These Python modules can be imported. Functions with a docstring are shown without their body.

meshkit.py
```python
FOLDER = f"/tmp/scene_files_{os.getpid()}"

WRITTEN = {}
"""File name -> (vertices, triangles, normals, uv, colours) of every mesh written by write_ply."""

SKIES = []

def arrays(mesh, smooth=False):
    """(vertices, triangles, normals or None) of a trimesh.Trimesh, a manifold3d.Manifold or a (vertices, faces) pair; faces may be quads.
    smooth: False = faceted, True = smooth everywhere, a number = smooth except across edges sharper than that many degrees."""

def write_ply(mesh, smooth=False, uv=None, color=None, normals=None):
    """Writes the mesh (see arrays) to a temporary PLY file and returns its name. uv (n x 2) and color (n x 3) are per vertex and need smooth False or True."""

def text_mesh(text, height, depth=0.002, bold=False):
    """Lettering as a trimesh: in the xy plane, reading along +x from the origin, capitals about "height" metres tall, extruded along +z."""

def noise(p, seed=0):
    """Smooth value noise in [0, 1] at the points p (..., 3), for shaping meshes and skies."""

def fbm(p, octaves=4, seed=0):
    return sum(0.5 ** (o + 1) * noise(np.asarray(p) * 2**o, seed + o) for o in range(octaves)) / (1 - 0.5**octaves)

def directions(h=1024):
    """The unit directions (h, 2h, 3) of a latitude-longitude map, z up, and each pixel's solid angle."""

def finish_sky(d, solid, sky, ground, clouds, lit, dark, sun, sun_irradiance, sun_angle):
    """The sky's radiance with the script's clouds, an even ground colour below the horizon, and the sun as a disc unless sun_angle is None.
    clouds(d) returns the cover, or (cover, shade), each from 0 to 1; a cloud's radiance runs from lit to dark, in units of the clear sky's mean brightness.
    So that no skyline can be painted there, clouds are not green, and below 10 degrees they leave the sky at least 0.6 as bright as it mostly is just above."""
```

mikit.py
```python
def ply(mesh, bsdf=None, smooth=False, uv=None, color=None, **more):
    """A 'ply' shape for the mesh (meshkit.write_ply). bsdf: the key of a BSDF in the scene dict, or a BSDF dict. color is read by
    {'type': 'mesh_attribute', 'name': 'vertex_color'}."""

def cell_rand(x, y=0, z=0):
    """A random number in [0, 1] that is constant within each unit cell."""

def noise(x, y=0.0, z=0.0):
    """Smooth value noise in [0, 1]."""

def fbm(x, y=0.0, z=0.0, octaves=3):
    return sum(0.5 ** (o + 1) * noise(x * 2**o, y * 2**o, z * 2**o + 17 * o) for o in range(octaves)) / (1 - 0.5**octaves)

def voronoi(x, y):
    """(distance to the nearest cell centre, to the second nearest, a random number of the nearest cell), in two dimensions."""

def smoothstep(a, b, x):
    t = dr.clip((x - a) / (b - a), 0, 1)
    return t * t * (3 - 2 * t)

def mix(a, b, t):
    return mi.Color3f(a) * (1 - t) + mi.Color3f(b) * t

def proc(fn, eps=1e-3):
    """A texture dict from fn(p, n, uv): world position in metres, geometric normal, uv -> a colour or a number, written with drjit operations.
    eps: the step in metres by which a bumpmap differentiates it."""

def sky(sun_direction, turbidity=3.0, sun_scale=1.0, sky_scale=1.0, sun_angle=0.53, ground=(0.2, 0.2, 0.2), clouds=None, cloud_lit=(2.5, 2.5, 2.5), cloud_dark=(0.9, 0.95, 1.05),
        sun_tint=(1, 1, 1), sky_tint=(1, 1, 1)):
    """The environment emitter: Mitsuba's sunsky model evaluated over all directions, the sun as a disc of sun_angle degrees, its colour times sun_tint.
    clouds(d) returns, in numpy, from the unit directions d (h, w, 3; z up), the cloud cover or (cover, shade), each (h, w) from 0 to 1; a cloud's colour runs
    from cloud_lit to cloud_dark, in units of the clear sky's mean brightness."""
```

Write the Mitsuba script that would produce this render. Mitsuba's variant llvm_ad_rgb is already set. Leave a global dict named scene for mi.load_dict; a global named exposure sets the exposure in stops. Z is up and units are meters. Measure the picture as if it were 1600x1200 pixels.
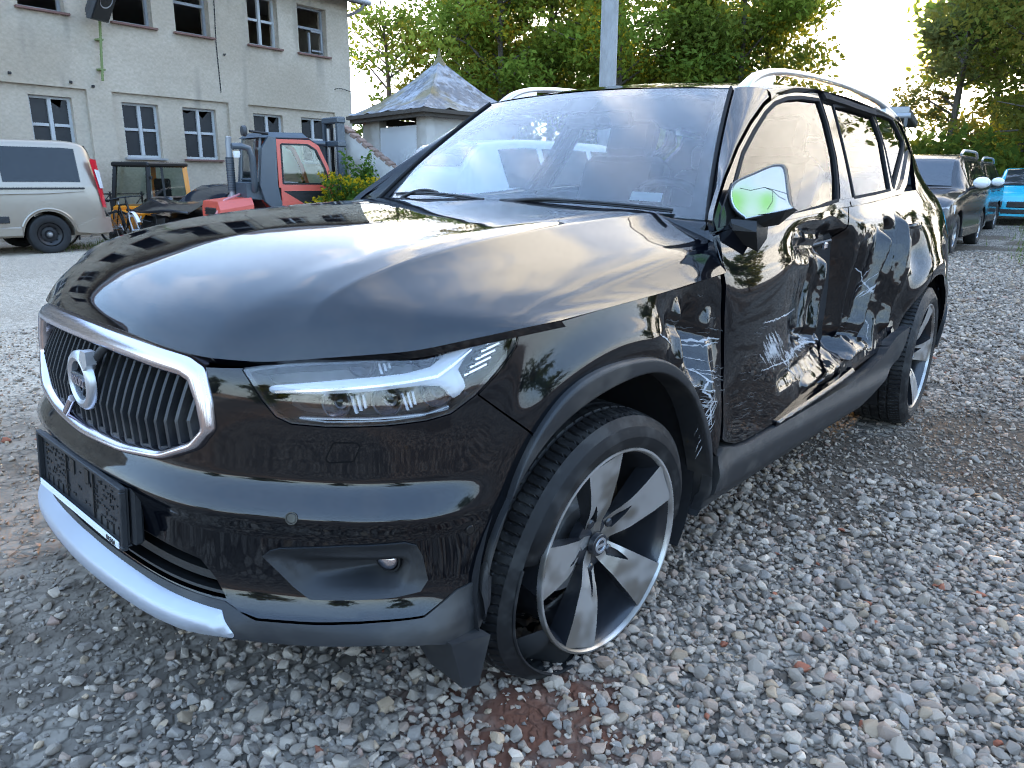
import math, random
import numpy as np, trimesh, shapely, manifold3d
import drjit as dr, mitsuba as mi
import meshkit, mikit
from mikit import proc, noise, fbm, voronoi, cell_rand, smoothstep, mix
from shapely.geometry import Polygon, Point, box as sbox, LineString
from scipy.spatial import Delaunay, ConvexHull
from scipy.interpolate import CubicSpline, PchipInterpolator
T = mi.ScalarTransform4f
scene, labels = {}, {}
# ---------------------------------------------------------------- camera, sky, exposure
CAM = np.array([1.4629, 1.8410, 1.2184])
R_RIGHT, R_DOWN, R_FWD = (np.array(v) for v in ((-0.67262, 0.7399, 0.01152), (0.1912, 0.18881, -0.96322), (-0.71486, -0.64567, -0.26846)))
FPX = 1164.94
def cam_matrix():
    m = np.eye(4); m[:3, 0] = -R_RIGHT; m[:3, 1] = -R_DOWN; m[:3, 2] = R_FWD; m[:3, 3] = CAM; return m
scene['camera'] = {'type': 'perspective', 'to_world': T(cam_matrix()), 'fov_axis': 'x', 'fov': 2 * math.degrees(math.atan(800 / FPX)), 'near_clip': 0.05, 'far_clip': 2000.0}
exposure = 5.5
def np_noise(p, f, seed):
    return np.asarray(meshkit.fbm(p * f + seed)).reshape(p.shape[:-1]) if p.ndim == 2 else np.asarray(meshkit.fbm((p * f + seed).reshape(-1, 3))).reshape(p.shape[:-1])
SUN = np.array([-.945, -.285, .155]); SUN /= np.linalg.norm(SUN)          # low, behind the trees at the right edge
def clouds(d):                                  # pale haze round the low sun, cirrus streaks, a thin bright blue veil elsewhere
    z = np.maximum(d[..., 2], .02); q = np.stack([d[..., 0] / (z + .22), d[..., 1] / (z + .22), 0 * z], -1)
    u = q[..., 0] * .75 + q[..., 1] * .66; v = -q[..., 0] * .66 + q[..., 1] * .75
    a = np_noise(np.stack([u * .8, v * 2.6, 0 * u], -1), 1.5, 3.0); b = np_noise(np.stack([u * 2.2, v * 7.0, 0 * u], -1), 1.7, 9.0)
    t = np.clip((a * .72 + b * .28 - .49) / .15, 0, 1)
    near = np.clip((d @ SUN + .05) / 1.05, 0, 1); glow = 1.15 * near ** 3.2 * (.42 + .58 * np.clip(t * 1.6, 0, 1) + .5 * near ** 12); lowb = np.clip(1 - z / .35, 0, 1)
    wisp = t * (.03 + .34 * near ** 2.0); cover = np.clip(.60 + wisp + glow, 0, .97)
    lit = np.clip((wisp * 1.3 + glow * 1.1 + lowb * near * .4), 0, 1)
    return cover, 1 - lit
scene['sky_light'] = mikit.sky(SUN.tolist(), turbidity=2.6, sun_scale=0.30, sky_scale=1.0, sun_angle=5.0, clouds=clouds, cloud_lit=(2.75, 2.52, 2.18), cloud_dark=(.66, 1.04, 1.75), sun_tint=(1, .88, .66), sky_tint=(.95, 1.0, 1.1), ground=(.11, .11, .105))
# ---------------------------------------------------------------- helpers
def rgb(c): return {'type': 'rgb', 'value': list(c) if hasattr(c, '__len__') else [c] * 3}
def ref(k): return {'type': 'ref', 'id': k}
def bsdf(name, d): scene[name] = d; return name
def two(d): return {'type': 'twosided', 'b': d}
def prin(color, rough=.5, spec=.5, **k): return two({'type': 'principled', 'base_color': color if isinstance(color, dict) else rgb(color), 'roughness': rough if isinstance(rough, dict) else float(rough), 'specular': float(spec), **k})
def key_of(name):
    if name not in scene and name not in labels: return name
    k = 1
    while f'{name}_{k:03d}' in scene or f'{name}_{k:03d}' in labels: k += 1
    return f'{name}_{k:03d}'
def thing(name, label=None, cat=None, group=None, kind=None):
    k = key_of(name); d = {}
    if label: d['label'] = label
    if cat: d['category'] = cat
    if group: d['group'] = group
    if kind: d['kind'] = kind
    labels[k] = d; return k
def put(name, mesh, mat, parent=None, smooth=False, tw=None, label=None, kind=None, **k):
    key = key_of((parent + '__' + name) if parent else name)
    d = mikit.ply(mesh, mat, smooth=smooth, **k)
    if tw is not None: d['to_world'] = T(tw)
    scene[key] = d
    if label or kind: labels[key] = {a: b for a, b in (('label', label), ('kind', kind)) if b}
    return key
def again(key, name, parent, tw, mat=None):     # another entry that shares the ply of an existing one
    d = dict(scene[key]); d['to_world'] = T(tw)
    if mat: d['bsdf'] = ref(mat)
    k = key_of(parent + '__' + name); scene[k] = d; return k
def cat(ms):
    ms = [m for m in ms if m is not None]; vs, fs, o = [], [], 0
    for m in ms:
        v, f = (m.vertices, m.faces) if hasattr(m, 'vertices') else m
        v = np.asarray(v, float); f = np.asarray(f, int)
        if f.shape[1] == 4: f = np.vstack([f[:, [0, 1, 2]], f[:, [0, 2, 3]]])
        vs.append(v); fs.append(f + o); o += len(v)
    return trimesh.Trimesh(np.vstack(vs), np.vstack(fs), process=False)
def bx(c, s, bev=0.0, R=None):                  # box with chamfered edges
    s = np.asarray(s, float) / 2; b = min(bev, s.min() * .6)
    if b <= 0:
        m = trimesh.creation.box(s * 2)
    else:
        pts = []
        for k in range(3):
            e = s - b; e[k] = s[k]
            for sg in np.array(np.meshgrid([-1, 1], [-1, 1], [-1, 1])).T.reshape(-1, 3): pts.append(sg * e)
        h = trimesh.convex.convex_hull(np.array(pts)); m = h
    v = np.array(m.vertices)
    if R is not None: v = v @ np.asarray(R).T
    return trimesh.Trimesh(v + np.asarray(c), m.faces, process=False)
def hull(pts): return trimesh.convex.convex_hull(np.asarray(pts, float))
def tube(pts, r, n=8, caps=True):
    p = np.asarray(pts, float); m = len(p); r = np.broadcast_to(r, m)
    t = np.gradient(p, axis=0); t /= np.linalg.norm(t, axis=1, keepdims=True) + 1e-12
    u = np.cross(t[0], [0, 0, 1]); u = np.cross(t[0], [1, 0, 0]) if np.linalg.norm(u) < .1 else u
    vs, a = [], np.arange(n) * 2 * np.pi / n
    for i in range(m):
        u = u - t[i] * (u @ t[i]); u /= np.linalg.norm(u) + 1e-12; w = np.cross(t[i], u)
        vs.append(p[i] + r[i] * (np.cos(a)[:, None] * u + np.sin(a)[:, None] * w))
    v = np.vstack(vs); f = []
    for i in range(m - 1):
        for j in range(n):
            k = (j + 1) % n; f += [[i * n + j, i * n + k, (i + 1) * n + k], [i * n + j, (i + 1) * n + k, (i + 1) * n + j]]
    if caps:
        v = np.vstack([v, p[0], p[-1]]); c = len(v)
        for j in range(n):
            k = (j + 1) % n; f += [[c - 2, k, j], [c - 1, (m - 1) * n + j, (m - 1) * n + k]]
    return trimesh.Trimesh(v, np.array(f), process=False)
def grid(P, close_u=False, close_v=False):      # mesh of a (nu, nv, 3) array of points
    nu, nv = P.shape[:2]; i = np.arange(nu * nv).reshape(nu, nv)
    if close_u: i = np.vstack([i, i[:1]])
    if close_v: i = np.hstack([i, i[:, :1]])
    q = np.stack([i[:-1, :-1], i[1:, :-1], i[1:, 1:], i[:-1, 1:]], -1).reshape(-1, 4)
    return trimesh.Trimesh(P.reshape(-1, 3), np.vstack([q[:, [0, 1, 2]], q[:, [0, 2, 3]]]), process=False)
def lathe(prof, n=48, axis=1):                  # prof: (radius, height) rows, turned about an axis through the origin
    prof = np.asarray(prof, float); a = np.arange(n) * 2 * np.pi / n
    P = np.empty((n, len(prof), 3)); i, j, k = {0: (1, 2, 0), 1: (2, 0, 1), 2: (0, 1, 2)}[axis]
    P[..., i] = np.cos(a)[:, None] * prof[:, 0]; P[..., j] = np.sin(a)[:, None] * prof[:, 0]; P[..., k] = prof[:, 1]
    return grid(P, close_u=True)
def densify(xy, h):
    xy = np.asarray(xy, float)
    if np.allclose(xy[0], xy[-1]): xy = xy[:-1]
    out = []
    for a, b in zip(xy, np.roll(xy, -1, 0)):
        n = max(1, int(np.ceil(np.linalg.norm(b - a) / h))); out.append(a + (b - a) * (np.arange(n) / n)[:, None])
    return np.vstack(out)
def fill(poly, h):                              # triangulated polygon with an inner grid: (points, faces, boundary loops)
    loops, start, pts = [], 0, []
    for r in [poly.exterior, *poly.interiors]:
        d = densify(np.array(r.coords), h * .8); loops.append(np.arange(len(d)) + start); start += len(d); pts.append(d)
    x0, y0, x1, y1 = poly.bounds; gx, gy = np.meshgrid(np.arange(x0, x1, h), np.arange(y0, y1, h)); gx = gx + (np.arange(len(gx)) % 2)[:, None] * h / 2
    g = np.stack([gx.ravel(), gy.ravel()], 1); inner = poly.buffer(-h * .55)
    if not inner.is_empty: pts.append(g[shapely.contains_xy(inner, g[:, 0], g[:, 1])])
    p = np.vstack(pts); tri = Delaunay(p).simplices; c = p[tri].mean(1); tri = tri[shapely.contains_xy(poly, c[:, 0], c[:, 1])]
    a = p[tri]; e1, e2 = a[:, 1] - a[:, 0], a[:, 2] - a[:, 0]; cr = e1[:, 0] * e2[:, 1] - e1[:, 1] * e2[:, 0]
    tri = tri[np.abs(cr) > 1e-9]; cr = cr[np.abs(cr) > 1e-9]; tri[cr < 0] = tri[cr < 0][:, ::-1]
    return p, tri, loops
def smooth_poly(pts, r): return Polygon(pts).buffer(-r, join_style=1).buffer(2 * r, join_style=1).buffer(-r, join_style=1)
def extr(pts, y0, y1, h=None, bev=0):           # polygon in (x, z) made solid from y0 to y1
    poly = pts if hasattr(pts, 'exterior') else Polygon(pts)
    p, f, loops = fill(poly, h or 10.0)
    a = np.stack([p[:, 0], 0 * p[:, 0] + y0, p[:, 1]], 1); b = a.copy(); b[:, 1] = y1; n = len(p); fs = [f, f[:, ::-1] + n]
    for l in loops:
        m = np.roll(l, -1); fs += [np.stack([l, l + n, m + n], 1), np.stack([l, m + n, m], 1)]
    return trimesh.Trimesh(np.vstack([a, b]), np.vstack(fs), process=False)
def place(m, M):
    v, f = m.vertices, m.faces; M = np.asarray(M, float); return trimesh.Trimesh(np.asarray(v) @ M[:3, :3].T + M[:3, 3], f[:, ::-1] if np.linalg.det(M[:3, :3]) < 0 else f, process=False)
def mat4(loc=(0, 0, 0), rz=0.0, s=1.0, R=None):
    m = np.eye(4); c, q = math.cos(rz), math.sin(rz); m[:3, :3] = np.array([[c, -q, 0], [q, c, 0], [0, 0, 1]]) if R is None else R
    m[:3, :3] = m[:3, :3] * s; m[:3, 3] = loc; return m
def rotm(axis, a): return trimesh.transformations.rotation_matrix(a, axis)[:3, :3]
# ---------------------------------------------------------------- materials
bsdf('paint', two({'type': 'principled', 'base_color': rgb((.0007, .0012, .0026)), 'roughness': .018, 'specular': .58, 'clearcoat': .25, 'clearcoat_gloss': .98}))
bsdf('black_gloss', prin(.008, .08, .6)); bsdf('black_plastic', prin(.012, .45, .4)); bsdf('cladding_plastic', prin(proc(lambda p, n, uv: mix((.017, .018, .0198), (.045, .043, .040), smoothstep(.48, .78, fbm(p.x * 7, p.y * 7, p.z * 9, 4)))), .5, .4))
bsdf('void', prin(.004, .9, .1)); bsdf('rubber', prin((.016, .0165, .017), .62, .3)); bsdf('rubber_worn', prin(proc(lambda p, n, uv: mix((.008, .008, .0085), (.030, .029, .028), smoothstep(.45, .75, fbm(p.x * 18, p.y * 18, p.z * 18, 3)))), .7, .25)); bsdf('tread', prin(proc(lambda p, n, uv: mix((.009, .009, .0095), (.027, .027, .026), smoothstep(.42, .75, fbm(p.x * 25, p.y * 25, p.z * 25, 3)))), .6, .3))
bsdf('chrome', {'type': 'twosided', 'b': {'type': 'roughconductor', 'material': 'Cr', 'alpha': .05}}); bsdf('satin_silver', prin((.55, .57, .60), .33, .5, metallic=.85)); bsdf('skid_silver', prin((.42, .44, .48), .40, .5, metallic=.55))
bsdf('machined', prin(proc(lambda p, n, uv: mix((.22, .20, .175), (.44, .43, .415), smoothstep(.34, .60, fbm(p.x * 11, p.y * 11, p.z * 11, 3)))), .30, .5, metallic=.7)); bsdf('alloy_dark', prin((.018, .019, .022), .22, .6)); bsdf('lamp_white', prin((.50, .52, .55), .2, .5)); bsdf('lamp_black', prin(.03, .3, .5))
bsdf('glass', {'type': 'thindielectric', 'int_ior': 1.52}); bsdf('glass_tint', {'type': 'thindielectric', 'int_ior': 1.60, 'specular_transmittance': rgb((.33, .39, .41))}); bsdf('glass_dark', {'type': 'thindielectric', 'int_ior': 1.16, 'specular_transmittance': rgb((.16, .18, .19))})
bsdf('lamp_clear', {'type': 'thindielectric', 'int_ior': 1.5, 'specular_transmittance': rgb(.92)})
bsdf('trim_dark', prin((.016, .016, .017), .85, .2)); bsdf('scratch', prin((.36, .36, .36), .8, .2)); bsdf('scratch_dim', prin((.11, .11, .11), .8, .2)); bsdf('red_lamp', prin((.45, .015, .03), .12, .6)); bsdf('steel', prin((.36, .35, .34), .4, .5, metallic=.8)); bsdf('rust', prin((.16, .08, .04), .8, .2))
bsdf('white_plastic', prin((.62, .63, .64), .5, .4)); bsdf('seat_cloth', prin((.020, .021, .024), .9, .2))

bsdf('caliper', prin((.05, .035, .02), .6, .3)); bsdf('strap_blue', prin((.03, .05, .10), .4, .5)); bsdf('mirror_shell', prin((.05, .052, .055), .35, .5))
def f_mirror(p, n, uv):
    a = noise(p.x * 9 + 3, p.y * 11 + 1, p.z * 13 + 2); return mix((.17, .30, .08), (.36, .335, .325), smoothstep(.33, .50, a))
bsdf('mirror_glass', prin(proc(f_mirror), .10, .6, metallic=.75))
# ---------------------------------------------------------------- body surfaces of the crashed car (car frame: x forward, y left, z up, front axle at x = 0)
_pl = np.array([(.905,0),(.897,.2),(.848,.46),(.768,.60),(.660,.735),(.52,.825),(.352,.865),(.15,.890),(-.1,.897),(-.5,.898),(-1.0,.898),(-1.5,.898),(-2.0,.898),(-2.5,.897),(-2.8,.892),(-3.1,.858),(-3.3,.80),(-3.43,.70),(-3.51,.5),(-3.54,.25),(-3.55,0)])
_pc = np.concatenate([[0], np.cumsum(np.hypot(*np.diff(_pl, axis=0).T))])
_sp = CubicSpline(_pc, _pl, bc_type=((1, (0, 1)), (1, (0, -1))))
_tt = np.linspace(0, _pc[-1], 4001); _pp = _sp(_tt)
_ss = np.concatenate([[0], np.cumsum(np.hypot(*np.diff(_pp, axis=0).T))])
SMAX = _ss[-1]
def base(s):
    a = np.abs(s); t = np.interp(a, _ss, _tt); p = _sp(t); d = _sp(t, 1); d /= np.linalg.norm(d, axis=-1, keepdims=True)
    n = np.stack([d[..., 1], -d[..., 0]], -1); sg = np.where(np.asarray(s) < 0, -1.0, 1.0)
    p = p * np.stack([np.ones_like(sg), sg], -1); n = n * np.stack([np.ones_like(sg), sg], -1)
    return p, n
def s_of_x(x, lo=.5):                       # arc length on the left flank at a given x
    m = (_ss > lo) & (_pp[:, 0] > -3.4); return np.interp(-np.asarray(x, float), -_pp[m, 0], _ss[m])
PS = CubicSpline([.10,.18,.25,.35,.5,.65,.75,.80,.86,.9,.95,1.0,1.05,1.08,1.14,1.2,1.3,1.4,1.5,1.55,1.60], [-.075,-.05,-.03,-.010,.004,.007,.006,.002,-.006,-.012,-.022,-.036,-.053,-.066,-.096,-.125,-.172,-.219,-.268,-.297,-.345])
PF = PchipInterpolator([.12,.16,.20,.25,.30,.325,.335,.40,.50,.545,.553,.562,.62,.66,.72,.80,.85,.92,1.1], [-.04,0,.03,.045,.048,.042,.03,.010,.018,.036,.038,.034,.002,.0,-.002,-.012,-.03,-.08,-.3])
_s60, _s40 = s_of_x(.60), s_of_x(.38)
def sstep(a, b, x):
    t = np.clip((x - a) / (b - a), 0, 1); return t * t * (3 - 2 * t)
ARCHF, ARCHR = np.array([.03, .33]), np.array([-2.70, .36])
def dents(x, z):                            # crash damage of the left flank, displacement in metres (negative = inwards)
    g = lambda cx, cz, sx, sz, p=2: np.exp(-np.abs((x - cx) / sx) ** p - np.abs((z - cz) / sz) ** p)
    def ridge(x0, z0, x1, z1, w, fade=.06):     # a sharp fold along a line
        dx, dz = x1 - x0, z1 - z0; L = math.hypot(dx, dz); t = ((x - x0) * dx + (z - z0) * dz) / L; n = ((x - x0) * dz - (z - z0) * dx) / L
        return np.maximum(0, 1 - np.sqrt(n * n + 4e-5) / w) ** 1.35 * sstep(0, fade, t) * (1 - sstep(L - fade, L, t))
    d = np.zeros_like(x)
    d -= .050 * g(-.30, .80, .14, .13); d += .026 * ridge(-.24, .92, -.20, .70, .045); d -= .024 * ridge(-.34, .90, -.30, .66, .035); d += .018 * ridge(-.40, .88, -.36, .58, .04); d -= .016 * ridge(-.14, .86, -.44, .77, .03)
    d *= 1.15
    d -= .066 * g(-1.28, .74, .32, .24); d -= .078 * g(-1.50, .78, .15, .25); d -= .040 * g(-1.20, 1.01, .16, .045)
    d -= .050 * g(-1.42, .97, .10, .07); d += .020 * ridge(-1.0, 1.03, -1.42, 1.0, .03)
    d -= .075 * ridge(-1.54, 1.05, -1.60, .50, .10); d += .040 * ridge(-1.34, .98, -1.26, .60, .055); d -= .035 * ridge(-1.22, .96, -1.14, .66, .05); d += .030 * ridge(-1.44, .94, -1.40, .58, .035)
    d -= .072 * g(-1.85, .68, .26, .24); d -= .065 * ridge(-2.04, 1.08, -1.90, .52, .085); d += .050 * ridge(-1.90, 1.04, -1.76, .56, .05); d += .040 * ridge(-2.16, 1.10, -2.06, .56, .05); d -= .030 * ridge(-1.72, 1.00, -1.70, .56, .04)
    d -= .055 * g(-2.26, .62, .16, .20); d -= .040 * g(-2.40, .92, .12, .10); d += .020 * ridge(-2.30, 1.02, -2.22, .70, .05); d -= .034 * g(-2.98, .83, .10, .10); d += .016 * ridge(-2.90, .98, -2.96, .74, .04)
    d -= .022 * ridge(-.86, .56, -1.95, .62, .045); d += .026 * ridge(-1.10, .50, -1.92, .55, .032); d -= .020 * ridge(-1.0, .70, -1.55, .63, .03)
    w = sstep(-.85, -1.2, x) * sstep(-2.4, -2.05, x) * sstep(.44, .54, z) * (1 - sstep(.98, 1.06, z))
    q = np.stack([x * 6, z * 3.5, 0 * x], -1); d += w * .024 * (fbm3(q) - .5)
    q2 = np.stack([x * 15 + 3, z * 9, 0 * x + 2], -1); d -= w * .0045 * (np.abs(fbm3(q2) - .5) * 2)
    d *= 1.0 + .15 * sstep(-.8, -1.1, x)
    wf = g(-.30, .74, .15, .2); d += wf * .012 * (fbm3(np.stack([x * 14, z * 10, 0 * x + 5], -1)) - .5)
    return d
def fbm3(q):
    sh = q.shape[:-1]; return np.asarray(meshkit.fbm(q.reshape(-1, 3))).reshape(sh)
def W(s, z, off=0.0, dent=True):
    s, z = np.broadcast_arrays(np.asarray(s, float), np.asarray(z, float)); a = np.abs(s)
    p, n = base(s); w = 1 - sstep(_s60, _s40, a)
    o = PS(z) * (1 - w) + PF(z) * w
    x = p[..., 0]
    wl = 1 - sstep(.30, .52, x)
    r = np.hypot(x - ARCHF[0], z - ARCHF[1]); o = o + wl * .016 * np.exp(-((r - .50) / .055) ** 2) * (z > .3)
    r = np.hypot(x - ARCHR[0], z - ARCHR[1]); o = o + .020 * np.exp(-((r - .47) / .07) ** 2) * (x < -1.9) * (z > .2)
    o = o - .045 * sstep(-.75, -.95, x) * sstep(-1.95, -1.7, x) * np.exp(-((z - .47) / .06) ** 2) * 0
    o = o - .19 * sstep(1.12, 1.3, z) * np.maximum(0, -2.55 - x) ** 2
    if dent: o = o + np.where(s > 0, dents(x, z), 0)
    o = o + off
    return np.stack([p[..., 0] + n[..., 0] * o, p[..., 1] + n[..., 1] * o, z], -1)
def WN(s, z):
    e = 2e-3; a = W(s + e, z) - W(s - e, z); b = W(s, z + e) - W(s, z - e); n = np.cross(a, b); n /= np.linalg.norm(n, axis=-1, keepdims=True)
    p, bn = base(s); sg = np.sign((n[..., :2] * bn).sum(-1, keepdims=True)); return n * np.where(sg == 0, 1, sg)
# hood: z over (distance behind its front edge, y)
_hy = np.array([0,.2,.444,.55,.61,.66,.72,.78,.83,.86,.882])
_hx = np.array([.885,.877,.836,.775,.735,.70,.645,.58,.475,.38,.27])
_hd = np.array([0,.015,.04,.08,.14,.25,.40,.60,.85,1.15,1.40])
_hz = np.array([
 [.868,.890,.912,.938,.967,1.004,1.042,1.073,1.096,1.115,1.124],
 [.864,.887,.909,.935,.965,1.003,1.041,1.072,1.095,1.114,1.123],
 [.847,.870,.900,.932,.964,1.005,1.042,1.070,1.093,1.110,1.118],
 [.845,.872,.905,.945,.980,1.018,1.047,1.072,1.092,1.109,1.116],
 [.852,.885,.922,.960,.987,1.016,1.042,1.065,1.085,1.104,1.112],
 [.860,.890,.925,.955,.975,.999,1.022,1.045,1.066,1.084,1.092],
 [.868,.893,.922,.946,.963,.983,1.003,1.023,1.045,1.065,1.074],
 [.877,.897,.918,.936,.949,.966,.981,1.001,1.026,1.048,1.06],
 [.893,.906,.918,.928,.936,.948,.961,.982,1.010,1.03,1.04],
 [.904,.909,.914,.919,.924,.932,.943,.962,.987,1.005,1.01],
 [.912,.913,.914,.916,.919,.925,.933,.948,.965,.975,.98]])
def _row(y, ya, za, yb, zb): return za + (zb - za) * (y - ya) / (yb - ya)
_hz = np.vstack([_hz[:4], _row(.598, .55, _hz[3], .61, _hz[4]), _hz[4], _row(.622, .61, _hz[4], .66, _hz[5]), _hz[5:]]); _hy = np.concatenate([_hy[:4], [.598, .61, .622], _hy[5:]]); _hx = np.concatenate([_hx[:4], [.743, .735, .7266], _hx[5:]])   # a crisp crease
_hzd = [PchipInterpolator(_hd, r) for r in _hz]; _hxf = PchipInterpolator(_hy, _hx)
def HZ(d, y):                               # arrays of equal shape
    a = np.abs(y); cols = np.stack([g(d) for g in _hzd], -1)
    out = PchipInterpolator
    sh = a.shape; a = a.ravel(); cols = cols.reshape(-1, len(_hy)); z = np.empty(len(a))
    k = np.round(a, 6)
    for v in np.unique(k):
        m = k == v; z[m] = PchipInterpolator(_hy, cols[m], axis=1)(v)
    return z.reshape(sh)
def WSx(y, z): return -.546 + .10 * (1 - (y / .767) ** 2) - (z - 1.095) * 1.235      # windscreen
_rx = np.array([-3.2,-3.0,-2.8,-2.4,-1.9,-1.5,-1.2,-.97,-.9]); _rz = PchipInterpolator(_rx, [1.505,1.535,1.560,1.590,1.603,1.596,1.570,1.527,1.512])
_re = PchipInterpolator(_rx, [1.455,1.485,1.510,1.543,1.560,1.557,1.530,1.487,1.475])
def RZ(x, y): return _rz(x) - (_rz(x) - _re(x)) * (np.abs(y) / .57) ** 2.2
# ---------------------------------------------------------------- the crashed car
TC = np.eye(4); TC[:3, :3] = [[0.999931, 4.3e-05, -0.011708], [4.3e-05, 0.999973, 0.007388], [0.011708, -0.007388, 0.999904]]; TC[:3, 3] = np.array([-1.35, 0.85, 0.0]) - TC[:3, :3] @ np.array([-1.35, 0.85, 0.0])
CAR = thing('crashed_suv', 'large black SUV in front with crushed doors, a burst front tyre and a broken mirror', 'car')
def part(name, mesh, mat, smooth=False, parent=None, **k): return put(name, mesh, mat, parent or CAR, smooth, tw=TC, **k)
SX = lambda x: float(s_of_x(x))
def sxp(pts): return [(SX(x), z) for x, z in pts]               # (x, z) on the left flank -> (s, z)
def mir(pts): return [(-s, z) for s, z in pts][::-1]
def wsheet(poly, h=.02, off=0.0, thick=.02, dent=True, flip=False):
    poly = poly if hasattr(poly, 'bounds') else Polygon(poly)
    if hasattr(poly, 'geoms'): return cat([wsheet(g, h, off, thick, dent) for g in poly.geoms if g.area > 1e-5])
    p, f, loops = fill(poly, h); o = off(p[:, 0], p[:, 1], poly) if callable(off) else off
    P = W(p[:, 0], p[:, 1], o, dent); N = WN(p[:, 0], p[:, 1]); out = []
    a = P[f]; nn = np.cross(a[:, 1] - a[:, 0], a[:, 2] - a[:, 0]); bad = (nn * N[f[:, 0]]).sum(1) < 0; f = f.copy(); f[bad] = f[bad][:, ::-1]
    out.append((P, f))
    if thick:
        for l in loops:
            A, B = P[l], P[l] - N[l] * thick; n = len(l); i = np.arange(n); j = (i + 1) % n
            out.append((np.vstack([A, B]), np.vstack([np.stack([i, n + i, n + j], 1), np.stack([i, n + j, j], 1)])))
    return cat(out)
def crown(base_off, hgt, wid):                                  # rounded ridge: highest in the middle of the polygon
    def fn(s, z, poly):
        d = shapely.distance(shapely.points(s, z), poly.boundary); t = np.clip(d / wid, 0, 1); return base_off + hgt * np.sqrt(np.maximum(0, 1 - (1 - t) ** 2))
    return fn
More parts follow.
